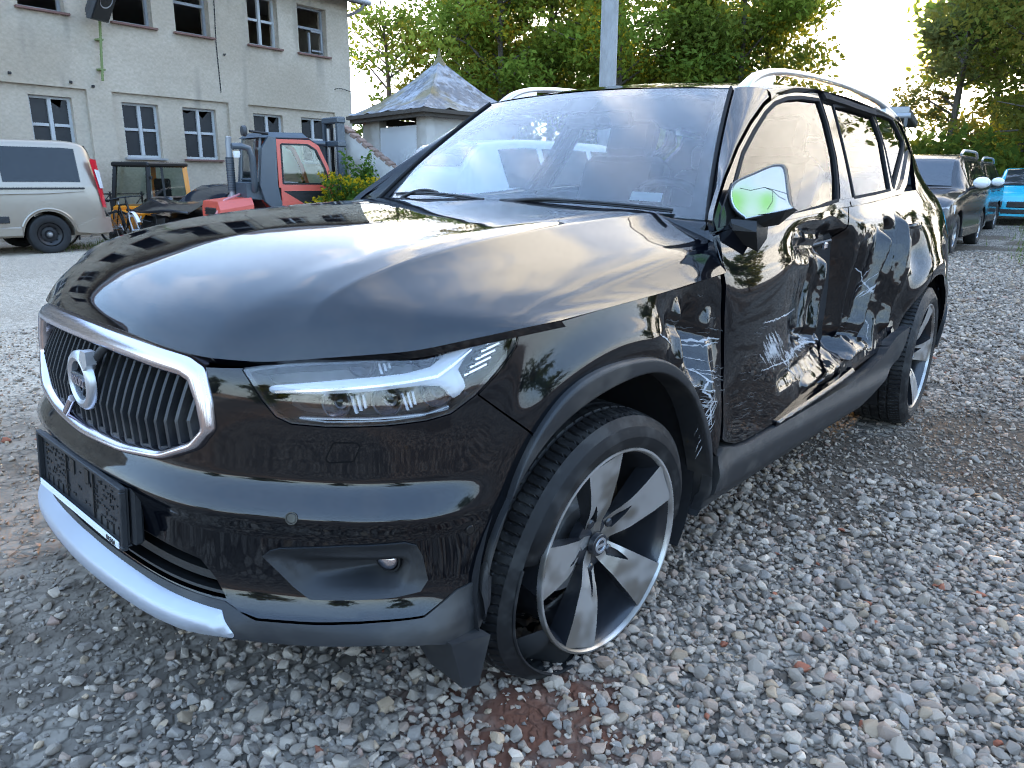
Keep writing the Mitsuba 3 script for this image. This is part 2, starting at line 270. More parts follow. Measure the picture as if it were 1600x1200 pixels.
def exact(name, poly, mat, h, off=0.0, thick=.02, label=None):         # a panel whose shading normals come from the surface itself
    poly = poly if hasattr(poly, 'bounds') else Polygon(poly); poly = poly.buffer(0); poly = max(poly.geoms, key=lambda g: g.area) if hasattr(poly, 'geoms') else poly
    p, f, loops = fill(poly, h); P = W(p[:, 0], p[:, 1], off); N = WN(p[:, 0], p[:, 1]); nn = np.cross(P[f][:, 1] - P[f][:, 0], P[f][:, 2] - P[f][:, 0]); bad = (nn * N[f[:, 0]]).sum(1) < 0; f = f.copy(); f[bad] = f[bad][:, ::-1]
    V, NN, FF, o = [P], [N], [f], len(P)
    for l in loops:
        A, B = P[l], P[l] - N[l] * thick; t = np.roll(A, -1, 0) - np.roll(A, 1, 0); e = np.cross(t, N[l]); e /= np.linalg.norm(e, axis=1, keepdims=True) + 1e-12; n = len(l); i = np.arange(n); j = (i + 1) % n
        V += [A, B]; NN += [e, e]; q = np.vstack([np.stack([i, n + i, n + j], 1), np.stack([i, n + j, j], 1)]); c = np.vstack([A, B]); g = np.cross(c[q[0, 1]] - c[q[0, 0]], c[q[0, 2]] - c[q[0, 0]]); q = q if g @ e[0] > 0 else q[:, ::-1]; FF.append(q + o); o += 2 * n
    k = key_of(CAR + '__' + name); scene[k] = {'type': 'ply', 'filename': meshkit.write_ply(trimesh.Trimesh(np.vstack(V), np.vstack(FF), process=False), False, normals=np.vstack(NN)), 'face_normals': False, 'bsdf': ref(mat), 'to_world': T(TC)}
    if label: labels[k] = {'label': label}
    return k
def wpanel(name, poly, mat, h=.02, off=0.0, thick=.02, smooth=38, dent=True, parent=None, label=None): return part(name, wsheet(poly, h, off, thick, dent), mat, smooth, parent, label=label)
# --- hood
ys = np.unique(np.round(np.concatenate([np.linspace(0, .60, 31), np.linspace(.60, .78, 25), np.linspace(.78, .882, 19)]), 6)); ys = np.concatenate([-ys[:0:-1], ys])
dn = np.concatenate([np.linspace(0, .06, 12), np.linspace(.068, .3, 26), np.linspace(.32, 1, 50)])
HP = np.empty((len(dn), len(ys), 3))
for j, y in enumerate(ys):
    xf = float(_hxf(abs(y))); xr = -.445 - .012 * (abs(y) / .8) ** 2 - .055 * float(sstep(.42, .62, abs(y)) * (1 - sstep(.80, .86, abs(y)))); L = xf - xr; d = dn * L
    d = np.where(dn < .3, dn * 1.31, .393 + (dn - .3) / .7 * (L - .393)); HP[:, j, 0] = xf - d; HP[:, j, 1] = y
D = np.stack([float(_hxf(abs(y))) - HP[:, j, 0] for j, y in enumerate(ys)], 1); HP[..., 2] = HZ(D, HP[..., 1])
hm = grid(HP)
rim = np.vstack([HP[0, :], ]); lipA = HP[0]; lipB = lipA + np.array([-.018, 0, -.016]); rimF = grid(np.stack([lipA, lipB]))
sides = [grid(np.stack([HP[:, k], HP[:, k] + np.array([0, -.02 * np.sign(HP[5, k, 1]), -.012])])) for k in (0, -1)]
part('hood', cat([hm, rimF, *sides]), 'paint', 30)
# thin crease of chipped paint on the hood
def hoodpt(x, y, up=0.0): return np.array([x, y, float(HZ(np.array([float(_hxf(abs(y))) - x]), np.array([y]))[0]) + up])
# --- front bumper with its openings
HLs = [(.545,.830),(.634,.846),(.739,.857),(.829,.865),(.889,.872),(.967,.882),(1.052,.893),(1.131,.901),(1.109,.861),(1.061,.818),(1.014,.779),(.962,.748),(.913,.738),(.835,.732),(.719,.728),(.651,.730),(.620,.742),(.594,.770),(.564,.809)]
HL = Polygon(HLs).buffer(-.004, join_style=1).buffer(.004, join_style=1)
GOUT = [(-.466,.828),(-.42,.846),(-.25,.858),(0,.863),(.25,.858),(.42,.846),(.466,.828),(.488,.765),(.495,.705),(.455,.660),(.351,.617),(.2,.600),(0,.594),(-.2,.600),(-.351,.617),(-.455,.660),(-.495,.705),(-.488,.765)]
GIN = [(-.428,.793),(-.405,.801),(-.25,.808),(0,.812),(.25,.808),(.405,.801),(.428,.793),(.449,.755),(.460,.707),(.428,.676),(.340,.640),(.2,.623),(0,.617),(-.2,.623),(-.340,.640),(-.428,.676),(-.460,.707),(-.449,.755)]
FOG = [(.584,.454),(.600,.468),(.622,.476),(.752,.492),(.866,.497),(.888,.488),(.900,.462),(.911,.405),(.896,.383),(.844,.376),(.679,.369),(.644,.392)]
LOW = [(-.502,.350),(-.472,.385),(-.435,.420),(-.363,.429),(-.234,.434),(.234,.434),(.363,.429),(.435,.420),(.472,.385),(.502,.350),(.25,.352),(0,.354),(-.25,.352)]
top = [(1.018,.781),(1.061,.815),(1.112,.862),(1.131,.899),(1.052,.889),(.967,.878),(.889,.868),(.829,.861),(.739,.853),(.634,.842),(.545,.830),(.47,.825),(0,.835)]
low = [(0,.340),(.3,.338),(.50,.334),(.544,.332),(.577,.328),(.686,.330),(.812,.335),(.900,.336),(.945,.357),(.972,.370),(1.026,.376),(1.030,.384),(1.054,.455),(1.099,.582),(1.143,.680)]
half = low + top
BUMP = Polygon(half + [(-s, z) for s, z in half[::-1]]).buffer(0)
hole = [Polygon(GOUT).buffer(-.012), HL, Polygon(mir(HLs)), Polygon(FOG), Polygon(mir(FOG)), Polygon(LOW)]
for q in hole: BUMP = BUMP.difference(q)
exact('front_bumper', BUMP, 'paint', .012)
part('tow_hook_cover', wsheet(smooth_poly([(.713,.657),(.734,.699),(.788,.700),(.772,.662)], .008).buffer(.0012).difference(smooth_poly([(.713,.657),(.734,.699),(.788,.700),(.772,.662)], .008).buffer(-.0012)), .01, .0006, 0), 'void')
for s0, z0 in ((.66, .45 + .105), (1.0, .50), (-.66, .555)): 
    p, n = W(s0, z0, .001), WN(np.array(s0), np.array(z0)); Rz = trimesh.geometry.align_vectors([0, 0, 1], n)[:3, :3]
    part('parking_sensor', place(cat([lathe([(0, .0006), (.009, .0006), (.0095, 0)], 20, 2), lathe([(.0105, 0), (.0105, .0004), (.0125, .0004), (.0125, 0)], 20, 2)]), mat4(p, R=Rz)), 'black_gloss')
# --- grille
ring = Polygon(GOUT).difference(Polygon(GIN))
def band(outer, inner, prof, sub_=14):               # a strip swept round a closed line: prof rows are (0 outer .. 1 inner, offset)
    A, B = np.array(outer, float), np.array(inner, float); t = np.arange(len(A) + 1); q = np.linspace(0, len(A), len(A) * sub_ + 1)[:-1]
    def rs_(P): c = np.vstack([P, P[:1]]); L = np.stack([np.interp(q, t, c[:, j]) for j in (0, 1)], 1); k = np.array([1, 2, 3, 4, 3, 2, 1.]); k /= k.sum(); n = len(L); return sum(w * np.roll(L, i - 3, 0) for i, w in enumerate(k))
    A, B = rs_(A), rs_(B); return grid(np.stack([W(A[:, 0] * (1 - u) + B[:, 0] * u, A[:, 1] * (1 - u) + B[:, 1] * u, o) for u, o in prof], 1), close_u=True)
part('grille_frame', band(GOUT, GIN, [(0, -.03), (0, -.002), (.07, .006), (.22, .014), (.5, .018), (.78, .014), (.93, .006), (1, -.003), (1, -.05)]), 'chrome', 60, label='chrome grille surround')
part('grille_backing', wsheet(Polygon(GOUT).buffer(-.01), .03, -.07, 0), 'void')
gi = Polygon(GIN)
for k, s0 in enumerate(np.arange(-.434, .435, .0345)):
    zz = np.linspace(.60, .83, 93); inside = [z for z in zz if gi.contains(Point(s0, z))]
    if len(inside) < 5: continue
    za, zb = min(inside) - .004, max(inside) + .004; z = np.linspace(za, zb, 15); t = (z - za) / (zb - za)
    kz = za + .36 * (zb - za); o = np.where(z > kz, .004 - .036 * (z - kz) / (zb - kz), .004 - .006 * (kz - z) / (kz - za + 1e-6)); sec = []
    for dz, do in ((-.0045, 0), (.0045, 0), (.0045, -.03), (-.0045, -.03)): sec.append(W(s0 + dz, z, o + do))
    loop = np.stack(sec, 1); bar = grid(loop, close_v=True)
    foot = wsheet(Polygon([(s0 - .004, za - .004), (s0 + .034, za + .004), (s0 + .034, za + .012), (s0 - .004, za + .006)]).intersection(gi), .02, float(o[0]), .02) if k % 2 == 0 and abs(s0 + .017) < .38 else None
    cap_ = wsheet(Polygon([(s0 - .004, zb - .010), (s0 + .034, zb - .010), (s0 + .034, zb - .002), (s0 - .004, zb - .002)]).intersection(gi), .02, float(o[-1]), .02) if k % 2 == 1 and abs(s0 + .017) < .38 else None
    part('grille_bar', cat([bar, foot, cap_]), 'cladding_plastic', 30)
em = np.array([.914, 0, .724]); EM = CAR + '__badge'
tr = []
for a in np.linspace(0, 2 * np.pi, 65)[:-1]:
    c, s = math.cos(a), math.sin(a); tr.append([[.0 + q[1], (.057 + q[0]) * c, (.057 + q[0]) * s] for q in ((-.0135, -.008), (-.0115, .003), (-.003, .008), (.006, .006), (.012, .000), (.013, -.010))])
def emp(m, mat, name, sm=40): return part(name, trimesh.Trimesh(np.asarray(m.vertices) + em, m.faces, process=False), mat, sm, EM)
emp(grid(np.array(tr), close_u=True, close_v=True), 'satin_silver', 'ring')
arr = [(0, .047, .047), (0, .070, .047), (0, .076, .076), (0, .047, .070)]
emp(cat([hull([(x, y, z) for _, y, z in [(0, .034, .056), (0, .056, .034), (0, .080, .050), (0, .080, .080), (0, .050, .080)] for x in (-.012, .009)])]), 'satin_silver', 'arrow')
emp(cat([bx((-.002, 0, 0), (.012, .100, .032), .003)]), 'lamp_black', 'name_band')
tm = meshkit.text_mesh('VOLVO', .019, .003, bold=True); v = np.asarray(tm.vertices); w_ = v[:, 0].max()
emp(trimesh.Trimesh(np.stack([v[:, 2] + .0042, v[:, 0] * .062 / w_ - .031 if False else (v[:, 0] / w_ - .5) * .070, v[:, 1] - .0095], 1), tm.faces, process=False), 'chrome', 'lettering', False)
# diagonal bar across the grille
bp_ = [W(s, .724 + s * .86, .004) for s in np.linspace(.058, .112, 7)]
part('diagonal_bar', tube(bp_, .010, 8), 'cladding_plastic', 50); part('diagonal_bar_tip', tube([W(s, .724 + s * .86, .012) for s in np.linspace(-.118, -.066, 5)], .010, 8), 'chrome', 50)
# --- number plate holder
ph = np.array([.943, 0, .475]); Rt = rotm([0, 1, 0], -.06); PH = CAR + '__plate_holder'
def php(name, m, mat, sm=False, **k): return part(name, place(m, mat4(ph, R=Rt)), mat, sm, PH, **k)
def frame(y0, y1, z0, z1, w, x0, x1): return cat([bx(((x0 + x1) / 2, 0, z1 - w / 2), (x1 - x0, y1 - y0, w), .002), bx(((x0 + x1) / 2, 0, z0 + w / 2), (x1 - x0, y1 - y0, w), .002), bx(((x0 + x1) / 2, y0 + w / 2, (z0 + z1) / 2), (x1 - x0, w, z1 - z0 - 2 * w), .002), bx(((x0 + x1) / 2, y1 - w / 2, (z0 + z1) / 2), (x1 - x0, w, z1 - z0 - 2 * w), .002)])
php('back_bracket', bx((-.024, .01, .004), (.024, .515, .138), .006), 'cladding_plastic', 30)
php('frame', cat([frame(-.266, .266, -.070, .072, .009, -.002, .012), bx((-.002, 0, -.06), (.014, .53, .004))]), 'cladding_plastic', 30)
php('tray', bx((-.004, 0, .005), (.006, .52, .125)), 'cladding_plastic')
rs = random.Random(4); sl = []; rb = []
for iy in range(-19, 20):
    for iz in range(-3, 5):
        y, z = iy * .0128, .004 + iz * .0128; c_ = abs(y) < .088
        if rs.random() < (.86 if c_ else .50): continue
        w, h = rs.choice([(.0085, .0035), (.0035, .0095), (.0065, .0065), (.0045, .0045), (.010, .0035)]); (sl if rs.random() < .8 else rb).append(bx((.0002, y + rs.uniform(-.0015, .0015), z + rs.uniform(-.0015, .0015)), (.0025, w, h)))
for y in [-.23 + .035 * k for k in range(4)] + [.12 + .035 * k for k in range(4)]: sl.append(bx((.0003, y, -.046), (.0026, .0055, .022)))
for y in (-.045, .045): sl.append(bx((.0008, y, .035), (.003, .026, .034), .0))
php('slot', cat(sl), 'black_plastic', kind='stuff'); php('rib', cat(rb + [bx((.001, y, .004), (.005, .005, .115)) for y in (-.085, .085)]), 'black_plastic', kind='stuff')
php('name_strip', bx((.0125, 0, -.0605), (.003, .50, .0165), .001), 'white_plastic')
tm = meshkit.text_mesh('0A30A', .011, .001, bold=True); v = np.asarray(tm.vertices); php('lettering', trimesh.Trimesh(np.stack([v[:, 2] + .0142, v[:, 0] + .185, v[:, 1] - .066], 1), tm.faces, process=False), 'lamp_black')
# --- headlights
DRL = [(.596,.794),(.606,.797),(.68,.807),(.758,.816),(.877,.826),(.930,.836),(.971,.861),(1.024,.881),(1.100,.892),(1.070,.885),(1.023,.868),(1.003,.845),(.990,.828),(1.000,.808),(1.004,.794),(.990,.780),(.975,.773),(.962,.790),(.948,.799),(.907,.803),(.759,.790),(.607,.782),(.598,.786)]
def headlight(sg):
    f = (lambda p: p) if sg > 0 else mir
    k = key_of(CAR + '__headlight'); P = Polygon(f(HLs)); pm = lambda n, m, mat, sm=40: part(n, m, mat, sm, k)
    labels[k] = {'label': 'left headlight with its T-shaped light strip' if sg > 0 else 'right headlight, hidden behind the grille'}
    pm('housing', wsheet(P, .03, -.075, 0), 'lamp_black'); pm('surround', wsheet(P.buffer(-.001).difference(P.buffer(-.009)), .01, -.004, .07), 'black_gloss')
    pm('lens', wsheet(P.buffer(-.003), .014, .001, .006), 'lamp_clear')
    pm('light_strip', wsheet(Polygon(f(DRL)).buffer(-.006, join_style=1).buffer(.006, join_style=1), .008, lambda s, z, p: -.014 - .006 * (1 - np.clip(shapely.distance(shapely.points(s, z), p.boundary) / .006, 0, 1)), .03), 'lamp_white', 40)
    pm('strip_line', wsheet(Polygon(f([(.615,.7905),(.76,.8035),(.88,.8150),(.94,.823),(.975,.842),(1.02,.869),(1.02,.866),(.978,.838),(.942,.818),(.88,.8105),(.76,.799),(.615,.786)])), .01, -.0095, .004), 'chrome')
    lv = []
    for i in range(9):
        t = i / 8; a, b = (1.008 + .058 * t, .812 + .058 * t), (1.050 + .045 * t, .826 + .052 * t)
        lv.append(wsheet(Polygon(f([a, b, (b[0] - .001, b[1] + .0035), (a[0] - .001, a[1] + .0035)])), .02, -.030 + .01 * (i % 2), .02))
    for m_ in lv: pm('indicator_rib', m_, 'chrome', 30)
    for s0, z0 in ((.735, .765), (.845, .770), (.955, .783), (.79, .842), (.93, .858)):                # lamp units: a dark bowl, a clear dome and fins of bright plastic
        n0_ = WN(np.array(sg * s0), np.array(z0)); R0 = trimesh.geometry.align_vectors([0, 0, 1], n0_ * .6 + np.array([.5, 0, 0]))[:3, :3]; p0 = W(sg * s0, z0, -.052)
        pm('lamp_bowl', place(lathe([(.030, .018), (.026, .004), (.014, -.008), (0, -.012)], 24, 2), mat4(p0, R=R0)), 'chrome', 50); pm('lamp_dome', place(lathe([(0, .012), (.010, .010), (.015, .002), (.016, -.006)], 20, 2), mat4(p0, R=R0)), 'black_gloss', 50); pm('lamp_ring', place(lathe([(.029, .018), (.031, .020), (.033, .016)], 24, 2), mat4(p0, R=R0)), 'alloy_dark', 50)
        for i in range(3): pm('reflector_fin', wsheet(Polygon(f([(s0 + .034 + .009 * i, z0 - .020 + .004 * i), (s0 + .040 + .009 * i, z0 - .020 + .004 * i), (s0 + .028 + .012 * i, z0 + .014), (s0 + .023 + .012 * i, z0 + .014)])).intersection(P.buffer(-.008)), .02, -.040 - .004 * i, .012) if Polygon(f([(s0 + .034 + .009 * i, z0 - .020 + .004 * i), (s0 + .040 + .009 * i, z0 - .020 + .004 * i), (s0 + .028 + .012 * i, z0 + .014), (s0 + .023 + .012 * i, z0 + .014)])).intersection(P.buffer(-.008)).area > 2e-5 else bx(p0, (.004, .004, .004)), 'lamp_white', 30)
    pm('shelf', wsheet(Polygon(f([(.62,.775),(.76,.785),(.90,.797),(.96,.785),(1.0,.80),(.96,.77),(.9,.75),(.65,.745)])), .02, -.062, .02), 'black_gloss')
    pm('lower_strip', wsheet(Polygon(f([(.66,.739),(.80,.742),(.92,.748),(.965,.760),(.965,.757),(.92,.745),(.80,.739),(.66,.736)])), .02, -.020, .01), 'satin_silver')
headlight(1); headlight(-1)
# --- fog lamp recess, lower grille, cladding, skid plate
for sg in (1, -1):
    f = (lambda p: p) if sg > 0 else mir
    k = CAR + '__fog_recess' if sg > 0 else key_of(CAR + '__fog_recess')
    F = Polygon(f(FOG)); inn = Polygon(f([(.622,.456),(.66,.458),(.80,.4565),(.862,.457),(.874,.44),(.862,.40),(.836,.390),(.70,.388),(.675,.39)]))
    def fo(s, z, poly):
        d = shapely.distance(shapely.points(s, z), F.boundary); ins = shapely.contains_xy(inn, s, z); di = shapely.distance(shapely.points(s, z), inn.boundary); a = np.abs(s)
        dep = np.where(ins, np.clip(di / .018, 0, 1) * (.012 + .050 * sstep(.62, .84, a)), 0); return .004 - .010 * sstep(0, .02, d) - dep
    part('surround', wsheet(F, .008, fo, .03), 'cladding_plastic', 45, k)
    p = W(sg * .838, .438, -.052); n = WN(np.array(sg * .80), np.array(.438)); n = n * .5 + np.array([.7, 0, 0]); n /= np.linalg.norm(n); Rz = trimesh.geometry.align_vectors([0, 0, 1], n)[:3, :3]
    part('fog_lamp', place(cat([lathe([(0, .026), (.012, .025), (.021, .019), (.025, .008)], 28, 2)]), mat4(p, R=Rz)), 'chrome', 50, k); part('fog_lamp_ring', place(lathe([(.025, -.02), (.0265, .012), (.030, .012), (.030, -.02)], 28, 2), mat4(p, R=Rz)), 'black_plastic', 40, k)
    part('reflector', place(lathe([(0, .003), (.010, .003), (.013, .001)], 20, 2), mat4(W(sg * .905, .36, -.004), R=trimesh.geometry.align_vectors([0, 0, 1], WN(np.array(sg * .905), np.array(.36)))[:3, :3])), 'black_gloss', 50, k)
part('lower_grille', wsheet(Polygon(LOW).buffer(.01), .04, -.09, 0), 'void')
for z0, z1, o in ((.398, .408, -.03), (.368, .384, -.022), (.350, .360, -.006)): part('lower_grille_bar', wsheet(Polygon(LOW).buffer(-.004).intersection(sbox(-.6, z0, .6, z1)), .03, o, .05), 'black_plastic', 30)
LC = [(0,.352),(.3,.350),(.50,.347),(.544,.332),(.577,.326),(.686,.328),(.812,.333),(.900,.334),(.945,.355),(.972,.368),(1.026,.375),(1.060,.370),(1.062,.30),(1.03,.235),(.98,.248),(.904,.280),(.813,.292),(.654,.284),(.549,.281),(.43,.274),(.2,.268),(0,.266)]
LCP = Polygon(LC + [(-s, z) for s, z in LC[::-1]]).buffer(0)
wpanel('lower_cladding', LCP, 'cladding_plastic', .02, .004, .03)
SK = [(-.50,.334),(-.25,.339),(0,.343),(.25,.339),(.502,.332),(.539,.283),(.43,.272),(.2,.268),(0,.267),(-.2,.268),(-.43,.272),(-.539,.283)]
wpanel('skid_plate', smooth_poly(SK, .008), 'skid_silver', .014, crown(.004, .014, .03), .02, label='silver skid plate below the number plate holder')
part('undertray', cat([grid(np.stack([W(np.linspace(-1.0, 1.0, 60), np.full(60, .283), -.006), W(np.linspace(-1.0, 1.0, 60), np.full(60, .255), -.16), np.stack([np.full(60, .1), np.linspace(-.8, .8, 60), np.full(60, .24)], 1)]))]), 'void')
for sg in (1, -1): part('wheel_spat', hull([(.565, .70 * sg, .27), (.560, .862 * sg, .27), (.468, .70 * sg, .26), (.468, .885 * sg, .26), (.525, .76 * sg, .155), (.525, .860 * sg, .145), (.488, .76 * sg, .150), (.488, .872 * sg, .140)]), 'cladding_plastic', 30)
# --- front fenders
def arch(c, r, a0, a1, n=25): return [(c[0] + r * math.cos(a), c[1] + r * math.sin(a)) for a in np.radians(np.linspace(a0, a1, n))]
fo_out = [(1.027,.384),(1.054,.455),(1.099,.582),(1.146,.677),(1.215,.750),(1.315,.790),(1.438,.798),(1.551,.786),(1.636,.756),(1.738,.686),(1.821,.594),(1.890,.479),(1.903,.43)]
fo_in = [(SX(x), z) for x, z in [(.45,.30),(.455,.41),(.43,.50),(.37,.60),(.29,.675),(.18,.725),(.06,.748),(-.07,.745),(-.16,.712),(-.26,.64),(-.34,.53),(-.41,.40),(-.44,.28),(-.42,.235)]]
edge = [(SX(x), float(HZ(np.array([.27 - x]), np.array([.882]))[0]) - .0015) for x in np.linspace(.26, -.446, 14)]
FEN = [(1.022,.782),(1.065,.816),(1.116,.864),(1.133,.903),(1.17,.9085)] + edge + [(SX(-.452),.92),(SX(-.458),.80),(SX(-.452),.62),(SX(-.452),.425)] + fo_out[::-1][1:-3] + [(1.146,.683)]
FENP = Polygon(FEN).buffer(0)
exact('front_fender', FENP, 'paint', .0072, label='front fender crumpled behind the flat tyre'); wpanel('front_fender', Polygon(mir(FEN)).buffer(0), 'paint', .03, 0, .02)
# corner plate between the fender and the windscreen pillar
AT = Polygon(fo_out[:-1] + [(1.932,.43),(1.935,.27),(1.915,.232)] + fo_in[::-1] + [(1.024,.375)]).buffer(0)
AT = max(AT.geoms, key=lambda g: g.area) if hasattr(AT, 'geoms') else AT
def openband(outer, inner, prof, n=90):
    def rs_(P): P = np.array(P, float); c = np.concatenate([[0], np.cumsum(np.hypot(*np.diff(P, axis=0).T))]); return CubicSpline(c, P)(np.linspace(0, c[-1], n))
    A, B = rs_(outer), rs_(inner); return grid(np.stack([W(A[:, 0] * (1 - u) + B[:, 0] * u, A[:, 1] * (1 - u) + B[:, 1] * u, o, False) for u, o in prof], 1))
part('arch_trim', openband([(1.024,.352)] + fo_out[:-1] + [(1.912,.40),(1.925,.32),(1.925,.245)], [(fo_in[0][0] - .002, .27)] + fo_in, [(0, -.012), (0, .010), (.06, .016), (.2, .019), (.8, .021), (.92, .018), (1, .008), (1.0, -.06)]), 'cladding_plastic', 50, label='grey plastic wheel arch trim with scuffs'); wpanel('arch_trim', Polygon([(-s, z) for s, z in AT.exterior.coords]), 'cladding_plastic', .03, .014, .03)
# --- doors, sill and quarter
fd = sxp([(-.466,.965),(-.475,.925),(-.472,.80),(-.468,.62),(-.478,.475),(-.52,.452),(-.60,.425),(-.68,.418),(-1.0,.425),(-1.3,.432),(-1.555,.440),(-1.60,.52),(-1.60,.66),(-1.575,.85),(-1.565,1.0),(-1.60,1.128),(-1.3,1.113),(-.99,1.098),(-.80,1.088),(-.62,1.078),(-.475,1.062)])
exact('front_door', fd, 'paint', .0072, label='front door pushed in and scraped')
rd = sxp([(-1.608,1.129),(-1.574,1.0),(-1.583,.85),(-1.608,.66),(-1.608,.52),(-1.565,.442),(-1.9,.470),(-2.14,.51)] + [(ARCHR[0] + .435 * math.cos(a), ARCHR[1] + .435 * math.sin(a)) for a in np.radians(np.linspace(22, 68, 14))] + [(-2.60,.93),(-2.66,1.02),(-2.66,1.13),(-2.58,1.19),(-2.24,1.176),(-1.9,1.150)])
exact('rear_door', rd, 'paint', .0072, label='rear door with deep folds')
for pts, n in ((fd, 'front_door'), (rd, 'rear_door')): wpanel(n, mir(pts), 'paint', .04, 0, .02)
qt = [(-2.668,1.13),(-2.668,1.02),(-2.608,.93)] + [(ARCHR[0] + .43 * math.cos(a), ARCHR[1] + .43 * math.sin(a)) for a in np.radians(np.linspace(70, 160, 24))] + [(-3.14,.50),(-3.18,.62),(-3.42,.66),(-3.43,.80),(-3.40,1.0),(-3.38,1.10),(-3.25,1.13),(-3.18,1.18),(-3.12,1.26),(-3.10,1.35),(-3.10,1.46),(-2.98,1.50),(-2.86,1.545),(-2.76,1.545),(-2.80,1.41),(-2.70,1.31),(-2.588,1.195)]
qts = [(float(s_of_x(x)), z) for x, z in qt]
exact('rear_quarter', qts, 'paint', .012); wpanel('rear_quarter', mir(qts), 'paint', .04, 0, .02)
bmp = [(SX(-3.14),.50),(SX(-3.18),.62),(4.93,.655),(5.0,.70),(5.2,.74),(SMAX,.76),(SMAX,.26),(5.1,.26),(4.85,.28),(SX(-3.13),.36)]
part('rear_bumper', cat([wsheet(bmp, .03, .012, .02), wsheet(mir(bmp), .04, .012, .02)]), 'cladding_plastic', 38)
tgp = [(SX(-3.38),1.09),(5.0,1.10),(SMAX,1.12),(SMAX,.76),(5.2,.74),(5.0,.70),(4.93,.655),(SX(-3.40),.68)]
part('tailgate', cat([wsheet(tgp, .04, 0, .02), wsheet(mir(tgp), .04, 0, .02)]), 'paint', 38)
tl = [(SX(-3.36),1.095),(SX(-3.43),1.10),(4.98,1.10),(4.98,1.02),(SX(-3.43),.97),(SX(-3.39),1.0)]
wpanel('tail_light', tl, 'red_lamp', .012, crown(.012, .012, .02), .03, label='red tail light at the rear left corner'); wpanel('tail_light', mir(tl), 'red_lamp', .03, .02, .03)
sil = sxp([(-.455,.427),(-.50,.440),(-.60,.414),(-.68,.407),(-1.0,.413),(-1.3,.420),(-1.6,.430),(-1.85,.450),(-2.02,.49),(-2.15,.55),(-2.27,.585),(-2.25,.52),(-2.20,.44),(-2.06,.37),(-1.93,.33),(-1.78,.295),(-1.58,.268),(-1.0,.255),(-.6,.245),(-.44,.235)])
wpanel('sill_trim', sil, 'cladding_plastic', .014, lambda s, z, p: .004 + .022 * sstep(.43, .36, z) - .020 * sstep(.30, .26, z), .05, dent=False, label='grey sill trim bent below the doors'); wpanel('sill_trim', mir(sil), 'cladding_plastic', .04, .016, .05)
tsp = sxp([(-1.26,.495),(-1.40,.545),(-1.50,.60),(-1.56,.575),(-1.66,.61),(-1.78,.59),(-1.87,.56),(-1.80,.535),(-1.66,.515),(-1.58,.53),(-1.46,.49),(-1.36,.47)])
part('torn_sheet', wsheet(tsp, .008, lambda s, z, p: .016 + .055 * (fbm3(np.stack([s * 9, z * 16, 0 * s], -1)) - .45), .006), 'paint', 60, label='torn and buckled sheet metal low on the doors')
lip = sxp([(-.90,.43),(-1.15,.452),(-1.45,.478),(-1.60,.50),(-1.62,.47),(-1.45,.450),(-1.15,.425),(-.90,.412)])
wpanel('bent_sill_edge', smooth_poly(lip, .004), 'paint', .006, lambda s, z, p: .004 + .014 * np.sin(np.pi * np.clip(shapely.distance(shapely.points(s, z), p.boundary) / .018, 0, 1) / 2), .02, dent=False)
# --- windows and their frames (left side as in the photograph, right side mirrored)
FG = [(-.56,1.083),(-.67,1.191),(-.80,1.287),(-.94,1.362),(-1.08,1.429),(-1.19,1.470),(-1.31,1.496),(-1.45,1.512),(-1.64,1.521),(-1.635,1.44),(-1.60,1.307),(-1.515,1.149),(-1.3,1.128),(-1.03,1.105),(-.8,1.090)]
RG = [(-1.79,1.512),(-2.0,1.524),(-2.27,1.529),(-2.275,1.40),(-2.17,1.192),(-1.95,1.176),(-1.69,1.160),(-1.74,1.32)]
QG = [(-2.315,1.526),(-2.45,1.526),(-2.575,1.517),(-2.64,1.42),(-2.605,1.393),(-2.235,1.206),(-2.30,1.36)]
FRO = [(-.468,1.066),(-.47,1.096),(-.505,1.122),(-.63,1.209),(-.78,1.303),(-.93,1.383),(-1.09,1.455),(-1.23,1.500),(-1.40,1.527),(-1.69,1.553),(-2.05,1.552),(-2.34,1.545),(-2.62,1.538),(-2.74,1.43),(-2.66,1.36),(-2.42,1.22),(-2.30,1.175),(-2.23,1.172),(-1.95,1.150),(-1.60,1.126),(-1.3,1.110),(-1.0,1.095),(-.8,1.085)]
